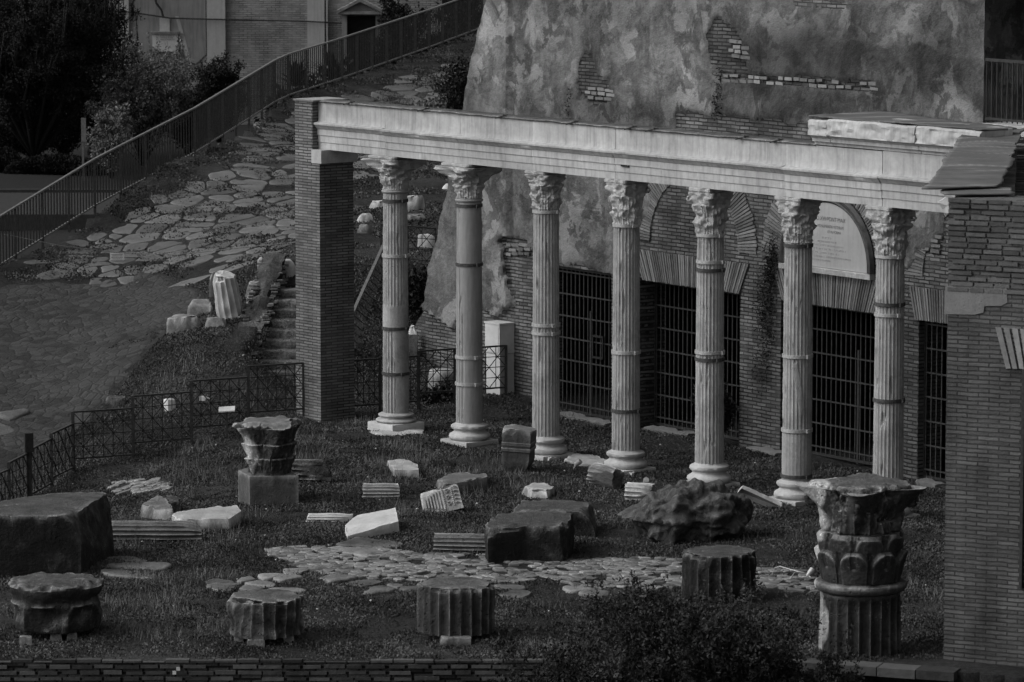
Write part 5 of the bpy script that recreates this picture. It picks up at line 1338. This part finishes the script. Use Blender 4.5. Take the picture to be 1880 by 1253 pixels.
V,F=solid(circ(.27,112),lin(0,.92,16,1.06,.86)+[(.96,.8)],81,.05,.12,lambda f,z:.03*abs(math.sin(f*math.pi*13))**.7*(1 if f>.30 else .2),topbump=.10,cuts=4,cutd=.16)
tag(mesh('fluted_fragment',V,F,MT['white'],smooth=True,angle=40,M=Matrix.Translation((g0[0],g0[1]+.3,g0[2]-.06))@Matrix.Rotation(R(-9),4,'Y')@Matrix.Rotation(R(8),4,'X')),'large bright fluted marble chunk standing at the top of the bank beside the stairs','column fragment')
onhill('stone_block','small pale block right of the large fluted marble chunk',474,547,48,.32,MT['grey2'],82,'stone block',.5,.02,.05)
onhill('rock_fragment','round dark boulder with a pale top behind the fluted marble chunk',492,512,52,.42,MT['grey2'],83,d=.7,bs=1.0)
onhill('rock_fragment','pale ribbed stone peeking out left of the brick pier',527,510,34,.36,MT['white'],84,d=.6,bs=1.0)
onhill('stone_slab','dark slab leaning on the left of the fluted marble chunk',396,545,24,.50,MT['mid'],85,'slab',.3,.02,.04,tilt=(.15,0))
onhill('rock_fragment','rough pale boulder below and left of the fluted marble chunk',372,577,54,.27,MT['grey2'],86)
onhill('stone_block','broad flat boulder at the lip of the bank above the railing',340,607,80,.27,MT['grey2'],87,'rock',.6)
onhill('rock_fragment','low flat boulder between the broad flat boulder and the fluted chunk',397,600,44,.17,MT['grey2'],88)
onhill('rock_fragment','white rock with flat face seen through the lattice railing',312,757,26,.26,MT['white'],89,d=.5,bs=.9)
onhill('stone_slab','white slanting slab seen through the lattice railing right of the white rock',379,741,36,.10,MT['white'],90,'slab',.4,tilt=(-.3,0))
onhill('rock_fragment','dark mossy lump at the foot of the bank behind the lattice railing',215,752,50,.22,MT['dark'],91)
onhill('rock_fragment','large pale boulder on the slope right of the first column',752,388,58,.32,MT['pale'],92,bs=1.0)
onhill('rock_fragment','whitish tapered stone on the slope left of the first column',693,382,34,.14,MT['pale'],93)
onhill('rock_fragment','white carved stone behind the thin railing, between the first two columns',784,458,38,.30,MT['white'],94,bs=1.0)
onhill('rock_fragment','pale pointed stone against the plastered wall edge',800,494,26,.22,MT['pale'],95)
onhill('rock_fragment','bright sliver of stone high on the slope by the plastered wall',822,350,34,.14,MT['white'],96,d=.5)
onhill('rock_fragment','flat pale kerb stone on the slope right of the brick pier',668,408,30,.18,MT['pale'],97,'rock',.5)
onhill('rock_fragment','low brown stone on the slope just above the sloping handrail',668,430,34,.22,MT['mid'],98,'rock',.4)
onhill('rock_fragment','long low stone ridge on the slope right of the first column',752,404,70,.10,MT['mid'],99,'rock',.4)
c=PZ(812,724,.1); V,F=solid(circ(.27,60),lin(0,.48,8,1,.96)+[(.5,.9)],101,.02,.03); tag(mesh('stone_drum',V,F,MT['pale'],smooth=True,angle=40,M=Matrix.Translation((c[0],c[1]+.2,.05))),'round grey stone drum behind the railing, left of the second column','column drum')
onhill('rock_fragment','small carved stone on the wall end right of the first column',757,650,20,.20,MT['white'],102,d=.6,lift=.35)
m=MB(); p=T(757,652); m.box(p[0],p[1]+.1,p[2]+.1,.18,.18,.6); tag(m.build('stone_post',MT['mid']),'short dark post carrying the small carved stone right of the first column','post')
# white cabinet
p=PY(905,716,82.6); CB=empty('utility_cabinet',(p[0]+.02,p[1],p[2]),FANG,'white metal utility cabinet in two stacked boxes by the facade','cabinet')
m=MB(); m.box(.0,.15,.30,.44,.34,.80); m.build('lower_box',MT['cab'],CB)
m=MB(); m.box(.0,.15,.99,.47,.38,.56); m.build('upper_box',MT['cab'],CB)
m=MB(); m.box(.0,.15,1.285,.50,.41,.03); m.build('lid',MT['cab'],CB)
m=MB()
for q in range(4): m.box(-.1,-.045,1.16-q*.03,.14,.006,.01)
m.box(.0,-.045,.98,.40,.004,.5); m.build('door_panel',MT['cab'],CB)
m=MB(); q0=Vector(FW(FPX2(893,400)[0],FPX2(893,400)[1],-.2)); q1=Vector(FW(FPX2(893,436)[0],FPX2(893,436)[1],-.2)); m.tube([q0,q1],.03,10); tag(m.build('pipe',MT['cab']),'short white vertical pipe on the plaster right of the second column','pipe')
# signs, lamps, posts
sg=T(417,806); o=empty('sign_board',sg,0,'small pale lectern sign on a thin post, left of the brick pier','sign')
m=MB(); m.box(0,0,.25,.03,.03,.56); m.build('post',MT['rail'],o)
m=MB(); m.obox((-.15,-.08,.50),(.30,0,.02),(0,.12,.07),(0,0,.02)); m.build('panel',MT['pale'],o)
RB=T(215,482); o=empty('rope_sign',RB,0,'small white notice hanging from a thin rope across the old road','sign')
m=MB(); m.box(0,0,.12,.30,.01,.15); m.build('notice',MT['white'],o)
m=MB()
for r_ in range(4): m.box(0,-.008,.17-r_*.032,.20 if r_%2 else .24,.002,.008)
m.build('printed_lines',MT['bandd'],o)
m=MB(); pA=Vector(T(8,478))+Vector((0,0,.55)); pB=Vector(RB)+Vector((0,0,.21)); pC=Vector(T(545,490))+Vector((0,0,.5)); m.tube([pA,pA.lerp(pB,.5)-Vector((0,0,.05)),pB,pB.lerp(pC,.35)-Vector((0,0,.12)),pB.lerp(pC,.7)-Vector((0,0,.05)),pC],.008,5)
m.V=[tuple(Vector(v)-Vector(RB)) for v in m.V]; m.build('rope',MT['mid'],o)
p=PY(55,916,76.5); o=empty('information_post',p,0,'black post with a dark rectangular box on top at the left edge','post')
m=MB(); m.box(0,-.05,.45,.06,.06,1.0); m.build('post',MT['iron'],o); m=MB(); m.box(0,-.06,1.02,.15,.10,.34,.3); m.build('box',MT['iron'],o)
def spot(u,v,h,lab,rz=0,cl=1):
    p=PZ(u,v,0); o=empty('spotlight',p,rz,lab,'lamp','small garden spotlights')
    m=MB(); m.tube([Vector((-.10*cl,0,-.02)),Vector((-.08*cl,0,h*.5)),Vector((-.02*cl,0,h*.8)),Vector((0,0,h))],.010,6); m.build('stem',MT['bandl'],o,True)
    m=MB(); m.tube([Vector((0,.02,h-.02)),Vector((.0,-.03,h+.03)),Vector((.01,-.08,h+.07))],[.025,.045,.05],12); m.build('lamp_head',MT['bandl'],o,True,50)
spot(1185,905,.16,'small pale spotlight on a curved stem above the short bright fluted piece')
spot(1058,862,.08,'small pale spotlight lying in the grass left of the fourth column',1)
spot(1484,1062,.05,'small pale spotlight beside the left edge of the stacked capital',2)
m=MB(); a=Vector(PZ(1483,1054,.05)); m.tube([a,a+Vector((-.15,.1,.02)),a+Vector((-.4,.3,.06)),a+Vector((-.46,.5,.0))],.01,6); m.tube([a,a+Vector((-.2,-.05,.03)),a+Vector((-.28,-.3,-.02))],.008,6); tag(m.build('cable',MT['bandl'],smooth=True),'pale looped cable running from the spotlight beside the stacked capital','cable')

# ---------------------------------------------------------------- church and garden in the background
CY=150.0
def cw(u,v): p=PY(u,v,CY); return p[0],p[2]
CO=empty('church_building',(PY(400,300,CY)[0],CY,0),0,'pale brick church wall with render pilasters and a marble plaque, far behind the fence','building'); CM=Matrix.Translation(CO.location).inverted()
def panel(name,u0,v0,u1,v1,d,mat,th=.3,parent=None,n=1):
    x0,z1=cw(u0,v0); x1,z0=cw(u1,v1); m=MB(); m.obox((x0,CY-d,z0),(x1-x0,0,0),(0,th,0),(0,0,z1-z0)); return m.build(name,mat,CO,M=CM)
panel('brick_wall',-150,-220,1150,420,0,MT['church'],3)
panel('render_panel',241,-220,378,96,.03,MT['churchp'],.1)
for u0,u1 in ((217,241),(378,417),(563,598),(598,604)): panel('pilaster',u0,-220,u1,420,.12 if u1-u0>8 else .2,MT['pil'],.2)
# ragged lower edge of the render
m=MB(); P=[(241,96),(378,96),(378,100),(360,118),(345,112),(335,124),(310,126),(295,118),(270,112),(258,98),(241,104)]
pp=[(cw(*q)[0],CY-.03,cw(*q)[1]) for q in P]; m.add(pp,[tuple(range(len(pp)))]); m.build('render_panel',MT['churchp'],CO,M=CM)
# white streak of lime
m=MB(); P=[(322,30),(330,62),(345,118),(352,120),(340,70),(328,30)]; pp=[(cw(*q)[0],CY-.04,cw(*q)[1]) for q in P]; m.add(pp,[tuple(range(len(pp)))]); m.build('lime_streak',MT['pil'],CO,M=CM)
panel('plaque_slab',293,33,312,60,.07,MT['base']); panel('plaque_slab',280,61,327,95,.10,MT['base']); panel('plaque_cornice',277,58,329,62,.16,MT['mid']); panel('plaque_foot',280,94,288,99,.10,MT['base']); panel('plaque_foot',318,94,327,99,.10,MT['base'])
for r_ in range(3):
    m=MB(); rnd=random.Random(r_)
    x=288
    while x<320: 
        x0,z0=cw(x,66+r_*3.4); m.box(x0,CY-.105,z0,.03,.01,.03); x+=rnd.uniform(2,4)
    m.build('worn_lettering',MT['mid'],CO,M=CM)
# pedimented doorway
def poly(name,P,d,mat,th=.25):
    m=MB(); a=[(cw(*q)[0],CY-d,cw(*q)[1]) for q in P]; b=[(x,y+th,z) for x,y,z in a]; n=len(a); m.add(a+b,[tuple(range(n))[::-1]]+[(i,(i+1)%n,(i+1)%n+n,i+n) for i in range(n)]); m.build(name,mat,CO,M=CM)
poly('pediment_cornice',[(620,18),(662,-4),(706,18),(706,23),(662,2),(620,24)],.7,MT['mid'],.7); poly('pediment_tympanum',[(632,20),(662,3),(696,20)],.45,MT['churchp'],.45)
poly('pediment_cornice',[(622,20),(706,20),(706,25),(622,25)],.65,MT['mid'],.6); panel('doorway_recess',637,30,694,150,.02,MT['dkroom'],.05); panel('door_frame',628,25,638,150,.3,MT['churchp'],.3); panel('door_frame',690,25,700,150,.3,MT['churchp'],.3)
panel('window_opening',812,-40,850,25,.02,MT['dkroom'],.05)
m=MB(); W_=[(200,20),(240,22),(312,33),(380,35),(470,37),(563,39),(640,43)]; m.tube([(cw(*q)[0],CY-.2,cw(*q)[1]) for q in W_],.025,5); tag(m.build('overhead_cable',MT['iron']),'thin dark cable strung along the church wall','cable')
m=MB(); W_=[(284,-10),(288,6),(297,18),(301,33)]; m.tube([(cw(*q)[0],CY-.2,cw(*q)[1]) for q in W_],.04,5); tag(m.build('hanging_cable',MT['iron']),'thick dark cable hanging down to the top of the church plaque','cable')
# pole sign
p=PZ(153,330,.4); m=MB(); m.tube([Vector((p[0],p[1],.2)),Vector((p[0],p[1],2.1))],.035,8); zt2=PY(153,217,p[1])[2]
o=empty('signpost',(p[0],p[1],.3),0,'thin upright pole sign in front of the dark tree beyond the fence','sign'); m=MB(); m.box(0,0,(zt2-.3)/2,.06,.06,zt2-.3); m.build('pole',MT['railt'],o); m=MB(); m.box(0.03,-.04,(zt2-.3)-.35,.14,.03,.7); m.build('sign_plate',MT['railt'],o)
# hedge and clipped shrubs
def G3(u,v,z=.3): return PZ(u,v,z)
shrub('dark_tree','big dense dark tree at the top left beyond the fence','tree',G3(63,318),6.0,2.7,2.0,130000,.045,MT['leaf'],11,trunk=.5,tr=.11,stems=60,parts=('trunk','crown'),bottom=.5,twiggy=True,sprigs=300)
shrub('dark_tree','dark leafy tree partly cut by the left edge of the frame','tree',G3(-70,300),6.5,2.6,2.0,70000,.05,MT['leaf'],12,trunk=.8,tr=.12,stems=50,parts=('trunk','crown'),bottom=.6,twiggy=True,sprigs=200)
shrub('dark_tree','dark tree behind the signpost against the church wall','tree',G3(165,285),5.6,1.6,1.3,70000,.045,MT['leaf'],13,trunk=.3,tr=.07,stems=60,parts=('trunk','crown'),bottom=.2,twiggy=True,sprigs=200)
for i_,(u_,v_,h_,r_,lb_) in enumerate([(15,300,2.0,1.0,'low dark undergrowth at the left edge below the trees'),(62,296,1.6,.9,'low dark undergrowth around the trunk of the big dark tree'),(115,300,1.9,.9,'low dark undergrowth between the big dark tree and the signpost')]):
    shrub('dark_undergrowth',lb_,'bush',G3(u_,v_),h_,r_,.6,16000,.045,MT['leaf'],60+i_,stems=24,tr=.02,twiggy=True,sprigs=60)
shrub('grey_bush','large loose grey bush between the tree and the fence','bush',G3(262,300),3.8,1.7,1.2,34000,.045,MT['leaf2'],14,stems=50,tr=.02,twiggy=True,sprigs=160)
shrub('grey_bush','low grey bush at the left of the large loose grey bush','bush',G3(205,330),2.2,.7,.8,12000,.05,MT['leaf2'],24,stems=14,tr=.02,twiggy=True)
shrub('leafy_bush','dark upright bush with pointed shoots in front of the pale pilaster','bush',G3(402,262),2.7,1.0,.8,18000,.05,MT['leaf'],15,stems=34,tr=.02,twiggy=True,sprigs=90)
shrub('leafy_bush','low dark bush between the grey bush and the upright bush','bush',G3(345,285),2.0,.8,.8,12000,.06,MT['leaf'],25,stems=18,tr=.02,twiggy=True)
shrub('leafy_bush','dark leafy tree behind the fence in front of the pedimented doorway','bush',(PY(735,100,138)[0],138,.3),4.9,1.0,1.0,36000,.06,MT['leaf'],16,stems=26,tr=.04,twiggy=True)
shrub('leafy_bush','dark bush behind the far right end of the fence','bush',(PY(850,100,138)[0],138,.3),5.6,1.4,1.0,40000,.06,MT['leaf'],17,stems=26,tr=.04,twiggy=True)
for i,(u,v,w_,h_,lab) in enumerate([(12,318,1.0,.75,'rounded clipped shrub at the left edge by the lane'),(105,322,3.2,.6,'long low clipped hedge under the big dark tree')]):
    p=G3(u,v); rs=np.random.RandomState(i); nn=9000; d=rs.normal(size=(nn,3)); d/=np.linalg.norm(d,axis=1)[:,None]; d[:,2]=abs(d[:,2]); C=d*np.array([w_/2,.5,h_])*(rs.uniform(.82,1.03,size=(nn,1)))+np.array([0,0,0])
    V,F=leaves(C,.06,i); tag(mesh('clipped_hedge',V,F,MT['leaf'],M=Matrix.Translation(p)),lab,'hedge')
# spiky plants behind the fence
def spiky(u,v,Y,h,n,seed,lab):
    x,y,z=PY(u,v,Y); rnd=random.Random(seed); m=MB()
    for k in range(n):
        a=rnd.random()*6.28; el=rnd.uniform(.15,1.25); L_=h*rnd.uniform(.7,1.1); d=Vector((math.cos(a)*math.cos(el),math.sin(a)*math.cos(el),math.sin(el))); s=Vector((-math.sin(a),math.cos(a),0))*.035
        p1=d*L_*.5; p2=d*L_-Vector((0,0,L_*.12)); m.add([s*.6,-s*.6,p1-s,p1+s,p2],[(0,1,2,3),(3,2,4)])
    o=m.build('spiky_plant',MT['leaf'],M=Matrix.Translation((x,y,z))); tag(o,lab,'plant')
spiky(545,160,116,1.0,90,1,'spiky agave-like plant behind the fence, left of the two')
spiky(612,150,117,1.1,90,2,'spiky agave-like plant behind the fence, right of the two')
for k,(u,v,Y) in enumerate([(545,160,116),(612,150,117)]):
    x,y,z=PY(u,v,Y); shrub('leafy_bush',['dark bush base under the left spiky plant','dark bush base under the right spiky plant'][k],'bush',(x,y,.3),z-.2,1.1,.8,9000,.1,MT['leaf'],30+k,stems=12,tr=.03)
# vegetation on the slope, in the court and in front
shrub('thin_shrub','thin bare shrub with scattered leaves beside the plastered wall on the hill','bush',T(838,262),2.3,.55,.5,4200,.055,MT['leaf3'],18,stems=16,tr=.018,twiggy=True,asp=1.5)
shrub('thin_shrub','small leafy weed clump above the entablature at the foot of the plastered wall','bush',T(800,262),1.1,.6,.5,5200,.05,MT['leaf2'],38,stems=12,tr=.015,twiggy=True)
shrub('ivy_clump','dark leafy clump on the bank between the first two columns','plant',T(775,580),.9,.5,.5,7000,.05,MT['leaf3'],19,stems=12,tr=.012)
shrub('weed_clump','dark weeds at the foot of the stone drum behind the railing','plant',PZ(812,741,0.02),.35,.45,.2,3500,.045,MT['leaf3'],20,stems=8,tr=.01)
shrub('climbing_shrub','leafy shrub growing in front of the second barred gate','plant',FW(3.45,0,-.35),1.35,.30,.3,9000,.045,MT['leaf3'],21,stems=14,tr=.015,twiggy=True)
shrub('front_bush','large dark leafy bush at the bottom of the frame, right of centre','bush',(2.0,56.1,-1.8),2.95,1.95,.85,120000,.026,MT['leaf3'],22,stems=150,sprigs=650,tr=.012,twiggy=True,asp=2.4)
shrub('front_bush','low scruffy bush against the brick wall at the left of the large dark bush','bush',(.35,56.6,-1.8),1.75,.6,.4,16000,.026,MT['leaf3'],23,stems=22,tr=.015,twiggy=True,asp=2.2)
shrub('front_bush','small dark bush on the stone steps just left of the right brick wall base','bush',(4.25,56.7,-.6),.75,.4,.3,8000,.024,MT['leaf3'],26,stems=24,tr=.01,twiggy=True,asp=2.2)
# ivy streak on the brick between gates
rs=np.random.RandomState(5); C=[]
for (u,v,w_,n_) in [(1418,500,10,500),(1412,540,14,600),(1408,580,12,350),(1425,470,8,300),(1418,620,8,160),(1408,650,6,90),(1395,670,6,60),(1328,150,3,90),(1322,185,4,120),(1410,690,10,60),(1050,200,5,60)]:
    for k in range(n_):
        s_,z_=FPX2(u+rs.normal()*w_*.6,v+rs.normal()*22); C.append((s_,-.04-abs(rs.normal())*.05,z_))
V,F=leaves(np.array(C),.026,3); o=mesh('ivy',V,F,MT['leaf3'],M=Matrix.Translation(FA)@Matrix.Rotation(FANG,4,'Z')); tag(o,'dark ivy trailing down the brick between two barred gates','ivy')
# ---- ground cover
def cover(name,label,n,seed,fn,size,zr,mat,up=1.2,asp=1.6):
    rs=np.random.RandomState(seed); C=[]; 
    X=rs.uniform(-10,9.5,n*2); Y=57.5+ (rs.uniform(0,1,n*2)**1.0)*(31 if 'hill' not in name else 66)
    if 'hill' in name: X=X-3
    Z=zarr(X,Y)
    for x,y,z in zip(X,Y,Z):
        u,v=PR(x,y,z)
        if u<-80 or u>1800 or v>1290: continue
        if y<edgeY(x)+.03: continue
        k=mn.fractal(Vector((x*.9,y*.9,seed)),1,2,4)
        if fn(u,v,x,y,k): C.append((x,y,z+mn.fractal(Vector((x*.7,y*.7,0)),1,2,4)*.045+rs.uniform(0,zr)))
    V,F=leaves(np.array(C),size,seed,asp,up); o=mesh(name,V,F,mat); tag(o,label,'grass',kind='stuff'); return o
ROADP=[(-160,480),(60,520),(180,515),(300,505),(385,545),(330,590),(290,625),(200,735),(140,785),(60,870),(-160,900)]
def okg(u,v,x,y,k):
    if inpoly(u,v,ROADP): return k>.62
    if inpoly(u,v,PAVE_S): return k>.45
    a=(x-ST0.x)*STd.x+(y-ST0.y)*STd.y; b=(x-ST0.x)*STx.x+(y-ST0.y)*STx.y
    if -.1<a<4.4 and -.5<b<STW: return False
    s_=(x-FA.x)*fd.x+(y-FA.y)*fd.y; d_=(x-FA.x)*fq.x+(y-FA.y)*fq.y
    if s_>-6.4 and d_>-.03: return False
    return k>-.25
def okg2(u,v,x,y,k):
    if inpoly(u,v,ROADP) or inpoly(u,v,PAVE_S): return False
    s_=(x-FA.x)*fd.x+(y-FA.y)*fd.y; d_=(x-FA.x)*fq.x+(y-FA.y)*fq.y
    return not(s_>-6.4 and d_>-.03)
def hillg(u,v,x,y,k):
    if y<84 or inpoly(u,v,ROADP) or beyond_fence(x,y) or u<-60 or u>930: return False
    a=(x-ST0.x)*STd.x+(y-ST0.y)*STd.y; b=(x-ST0.x)*STx.x+(y-ST0.y)*STx.y
    if -.1<a<4.4 and -.5<b<STW: return False
    if (x-FA.x)*fq.x+(y-FA.y)*fq.y>-.03 and (x-FA.x)*fd.x+(y-FA.y)*fd.y>-6.4: return False
    return k>-.05
cover('ground_cover','low leafy weeds and short grass covering the court',300000,3,okg,.024,.030,MT['grass'],1.6)
cover('fine_ground_cover','sparse fine seedlings and litter over the bare earth of the court',170000,6,okg2,.015,.012,MT['grass'],1.2)
cover('hill_grass','thin grass growing between the stones of the old road on the hill',260000,4,hillg,.036,.03,MT['grass'],1.4)
def tall(u,v,x,y,k):
    if inpoly(u,v,ROADP) or inpoly(u,v,PAVE_S): return False
    w=0
    for (a,b,ru,rv) in [(300,1090,120,70),(180,1130,80,40),(60,980,60,60),(420,980,70,50),(230,1000,80,40),(420,870,130,40),(700,870,90,60),(560,830,100,40),(130,1120,60,40),(400,730,120,50),(340,680,80,60),(1250,960,80,50),(900,880,90,40)]:
        w=max(w,math.exp(-(((u-a)/ru)**2+((v-b)/rv)**2)))
    return k+w*.9>.55
def blades():
    rs=np.random.RandomState(9); n=90000; X=rs.uniform(-9,9,n); Y=57.7+rs.uniform(0,1,n)*25; Z=zarr(X,Y); V=[];F=[]
    for x,y,z in zip(X,Y,Z):
        u,v=PR(x,y,z)
        if u<-40 or u>1760 or y<edgeY(x)+.05: continue
        k=mn.fractal(Vector((x*.9,y*.9,19)),1,2,4)
        if not tall(u,v,x,y,k): continue
        h=rs.uniform(.06,.20); a=rs.uniform(0,6.28); w_=.006; lx,ly=rs.normal()*.04,rs.normal()*.04; b=len(V)
        V+= [(x-w_*math.cos(a),y-w_*math.sin(a),z-.02),(x+w_*math.cos(a),y+w_*math.sin(a),z-.02),(x+lx,y+ly,z+h)]; F.append((b,b+1,b+2))
    o=mesh('tall_grass',np.array(V),np.array(F),MT['dry']); tag(o,'thin tufts of taller dry grass scattered over the court','grass',kind='stuff')
blades()
# scattered pale chips
rs=np.random.RandomState(12); m=MB()
for k in range(170):
    u=rs.uniform(20,1700); v=rs.uniform(760,1130) if k%4 else rs.uniform(640,780)
    if inpoly(u,v,PAVE_S) or (u<300 and v<880): continue
    p=T(u,v); s=rs.uniform(.008,.022); 
    if (p[0]-FA.x)*fq.x+(p[1]-FA.y)*fq.y>-.1: continue
    m.box(p[0],p[1],p[2]+.03,s*1.5,s,s*.8,rs.uniform(0,3))
tag(m.build('stone_chips',MT['white']),'tiny pale stone chips scattered in the grass','gravel',kind='stuff')
# ---------------------------------------------------------------- light, camera
w=bpy.data.worlds.new("World"); S.world=w; w.use_nodes=True; nt=w.node_tree
bg=nt.nodes['Background']; sk=nt.nodes.new('ShaderNodeTexSky'); sk.sky_type='NISHITA'; sk.sun_disc=False
SAZ=R(260); SEL=R(40)   # azimuth clockwise from +Y
sk.sun_elevation=SEL; sk.sun_rotation=SAZ; sk.dust_density=4
bw=nt.nodes.new('ShaderNodeRGBToBW'); nt.links.new(sk.outputs[0],bw.inputs[0]); nt.links.new(bw.outputs[0],bg.inputs[0]); bg.inputs[1].default_value=.155
sd=Vector((math.sin(SAZ)*math.cos(SEL),math.cos(SAZ)*math.cos(SEL),math.sin(SEL)))
L=bpy.data.lights.new('sun','SUN'); L.energy=1.35; L.angle=R(50); lo=bpy.data.objects.new('sun',L); COL.objects.link(lo); lo.rotation_euler=sd.to_track_quat('Z','Y').to_euler()
cam=bpy.data.cameras.new('camera'); co=bpy.data.objects.new('camera',cam); COL.objects.link(co)
co.location=(0,0,CAMH); co.rotation_euler=(math.pi/2-PIT,0,0); cam.lens=FPX/1880*36; cam.sensor_width=36; cam.sensor_fit='HORIZONTAL'
cam.clip_start=1; cam.clip_end=4000; cam.dof.use_dof=True; cam.dof.focus_distance=77; cam.dof.aperture_fstop=4.5
S.camera=co
S.view_settings.view_transform='Standard'; S.view_settings.look='None'; S.view_settings.exposure=0; S.view_settings.gamma=1
S.render.engine='CYCLES'
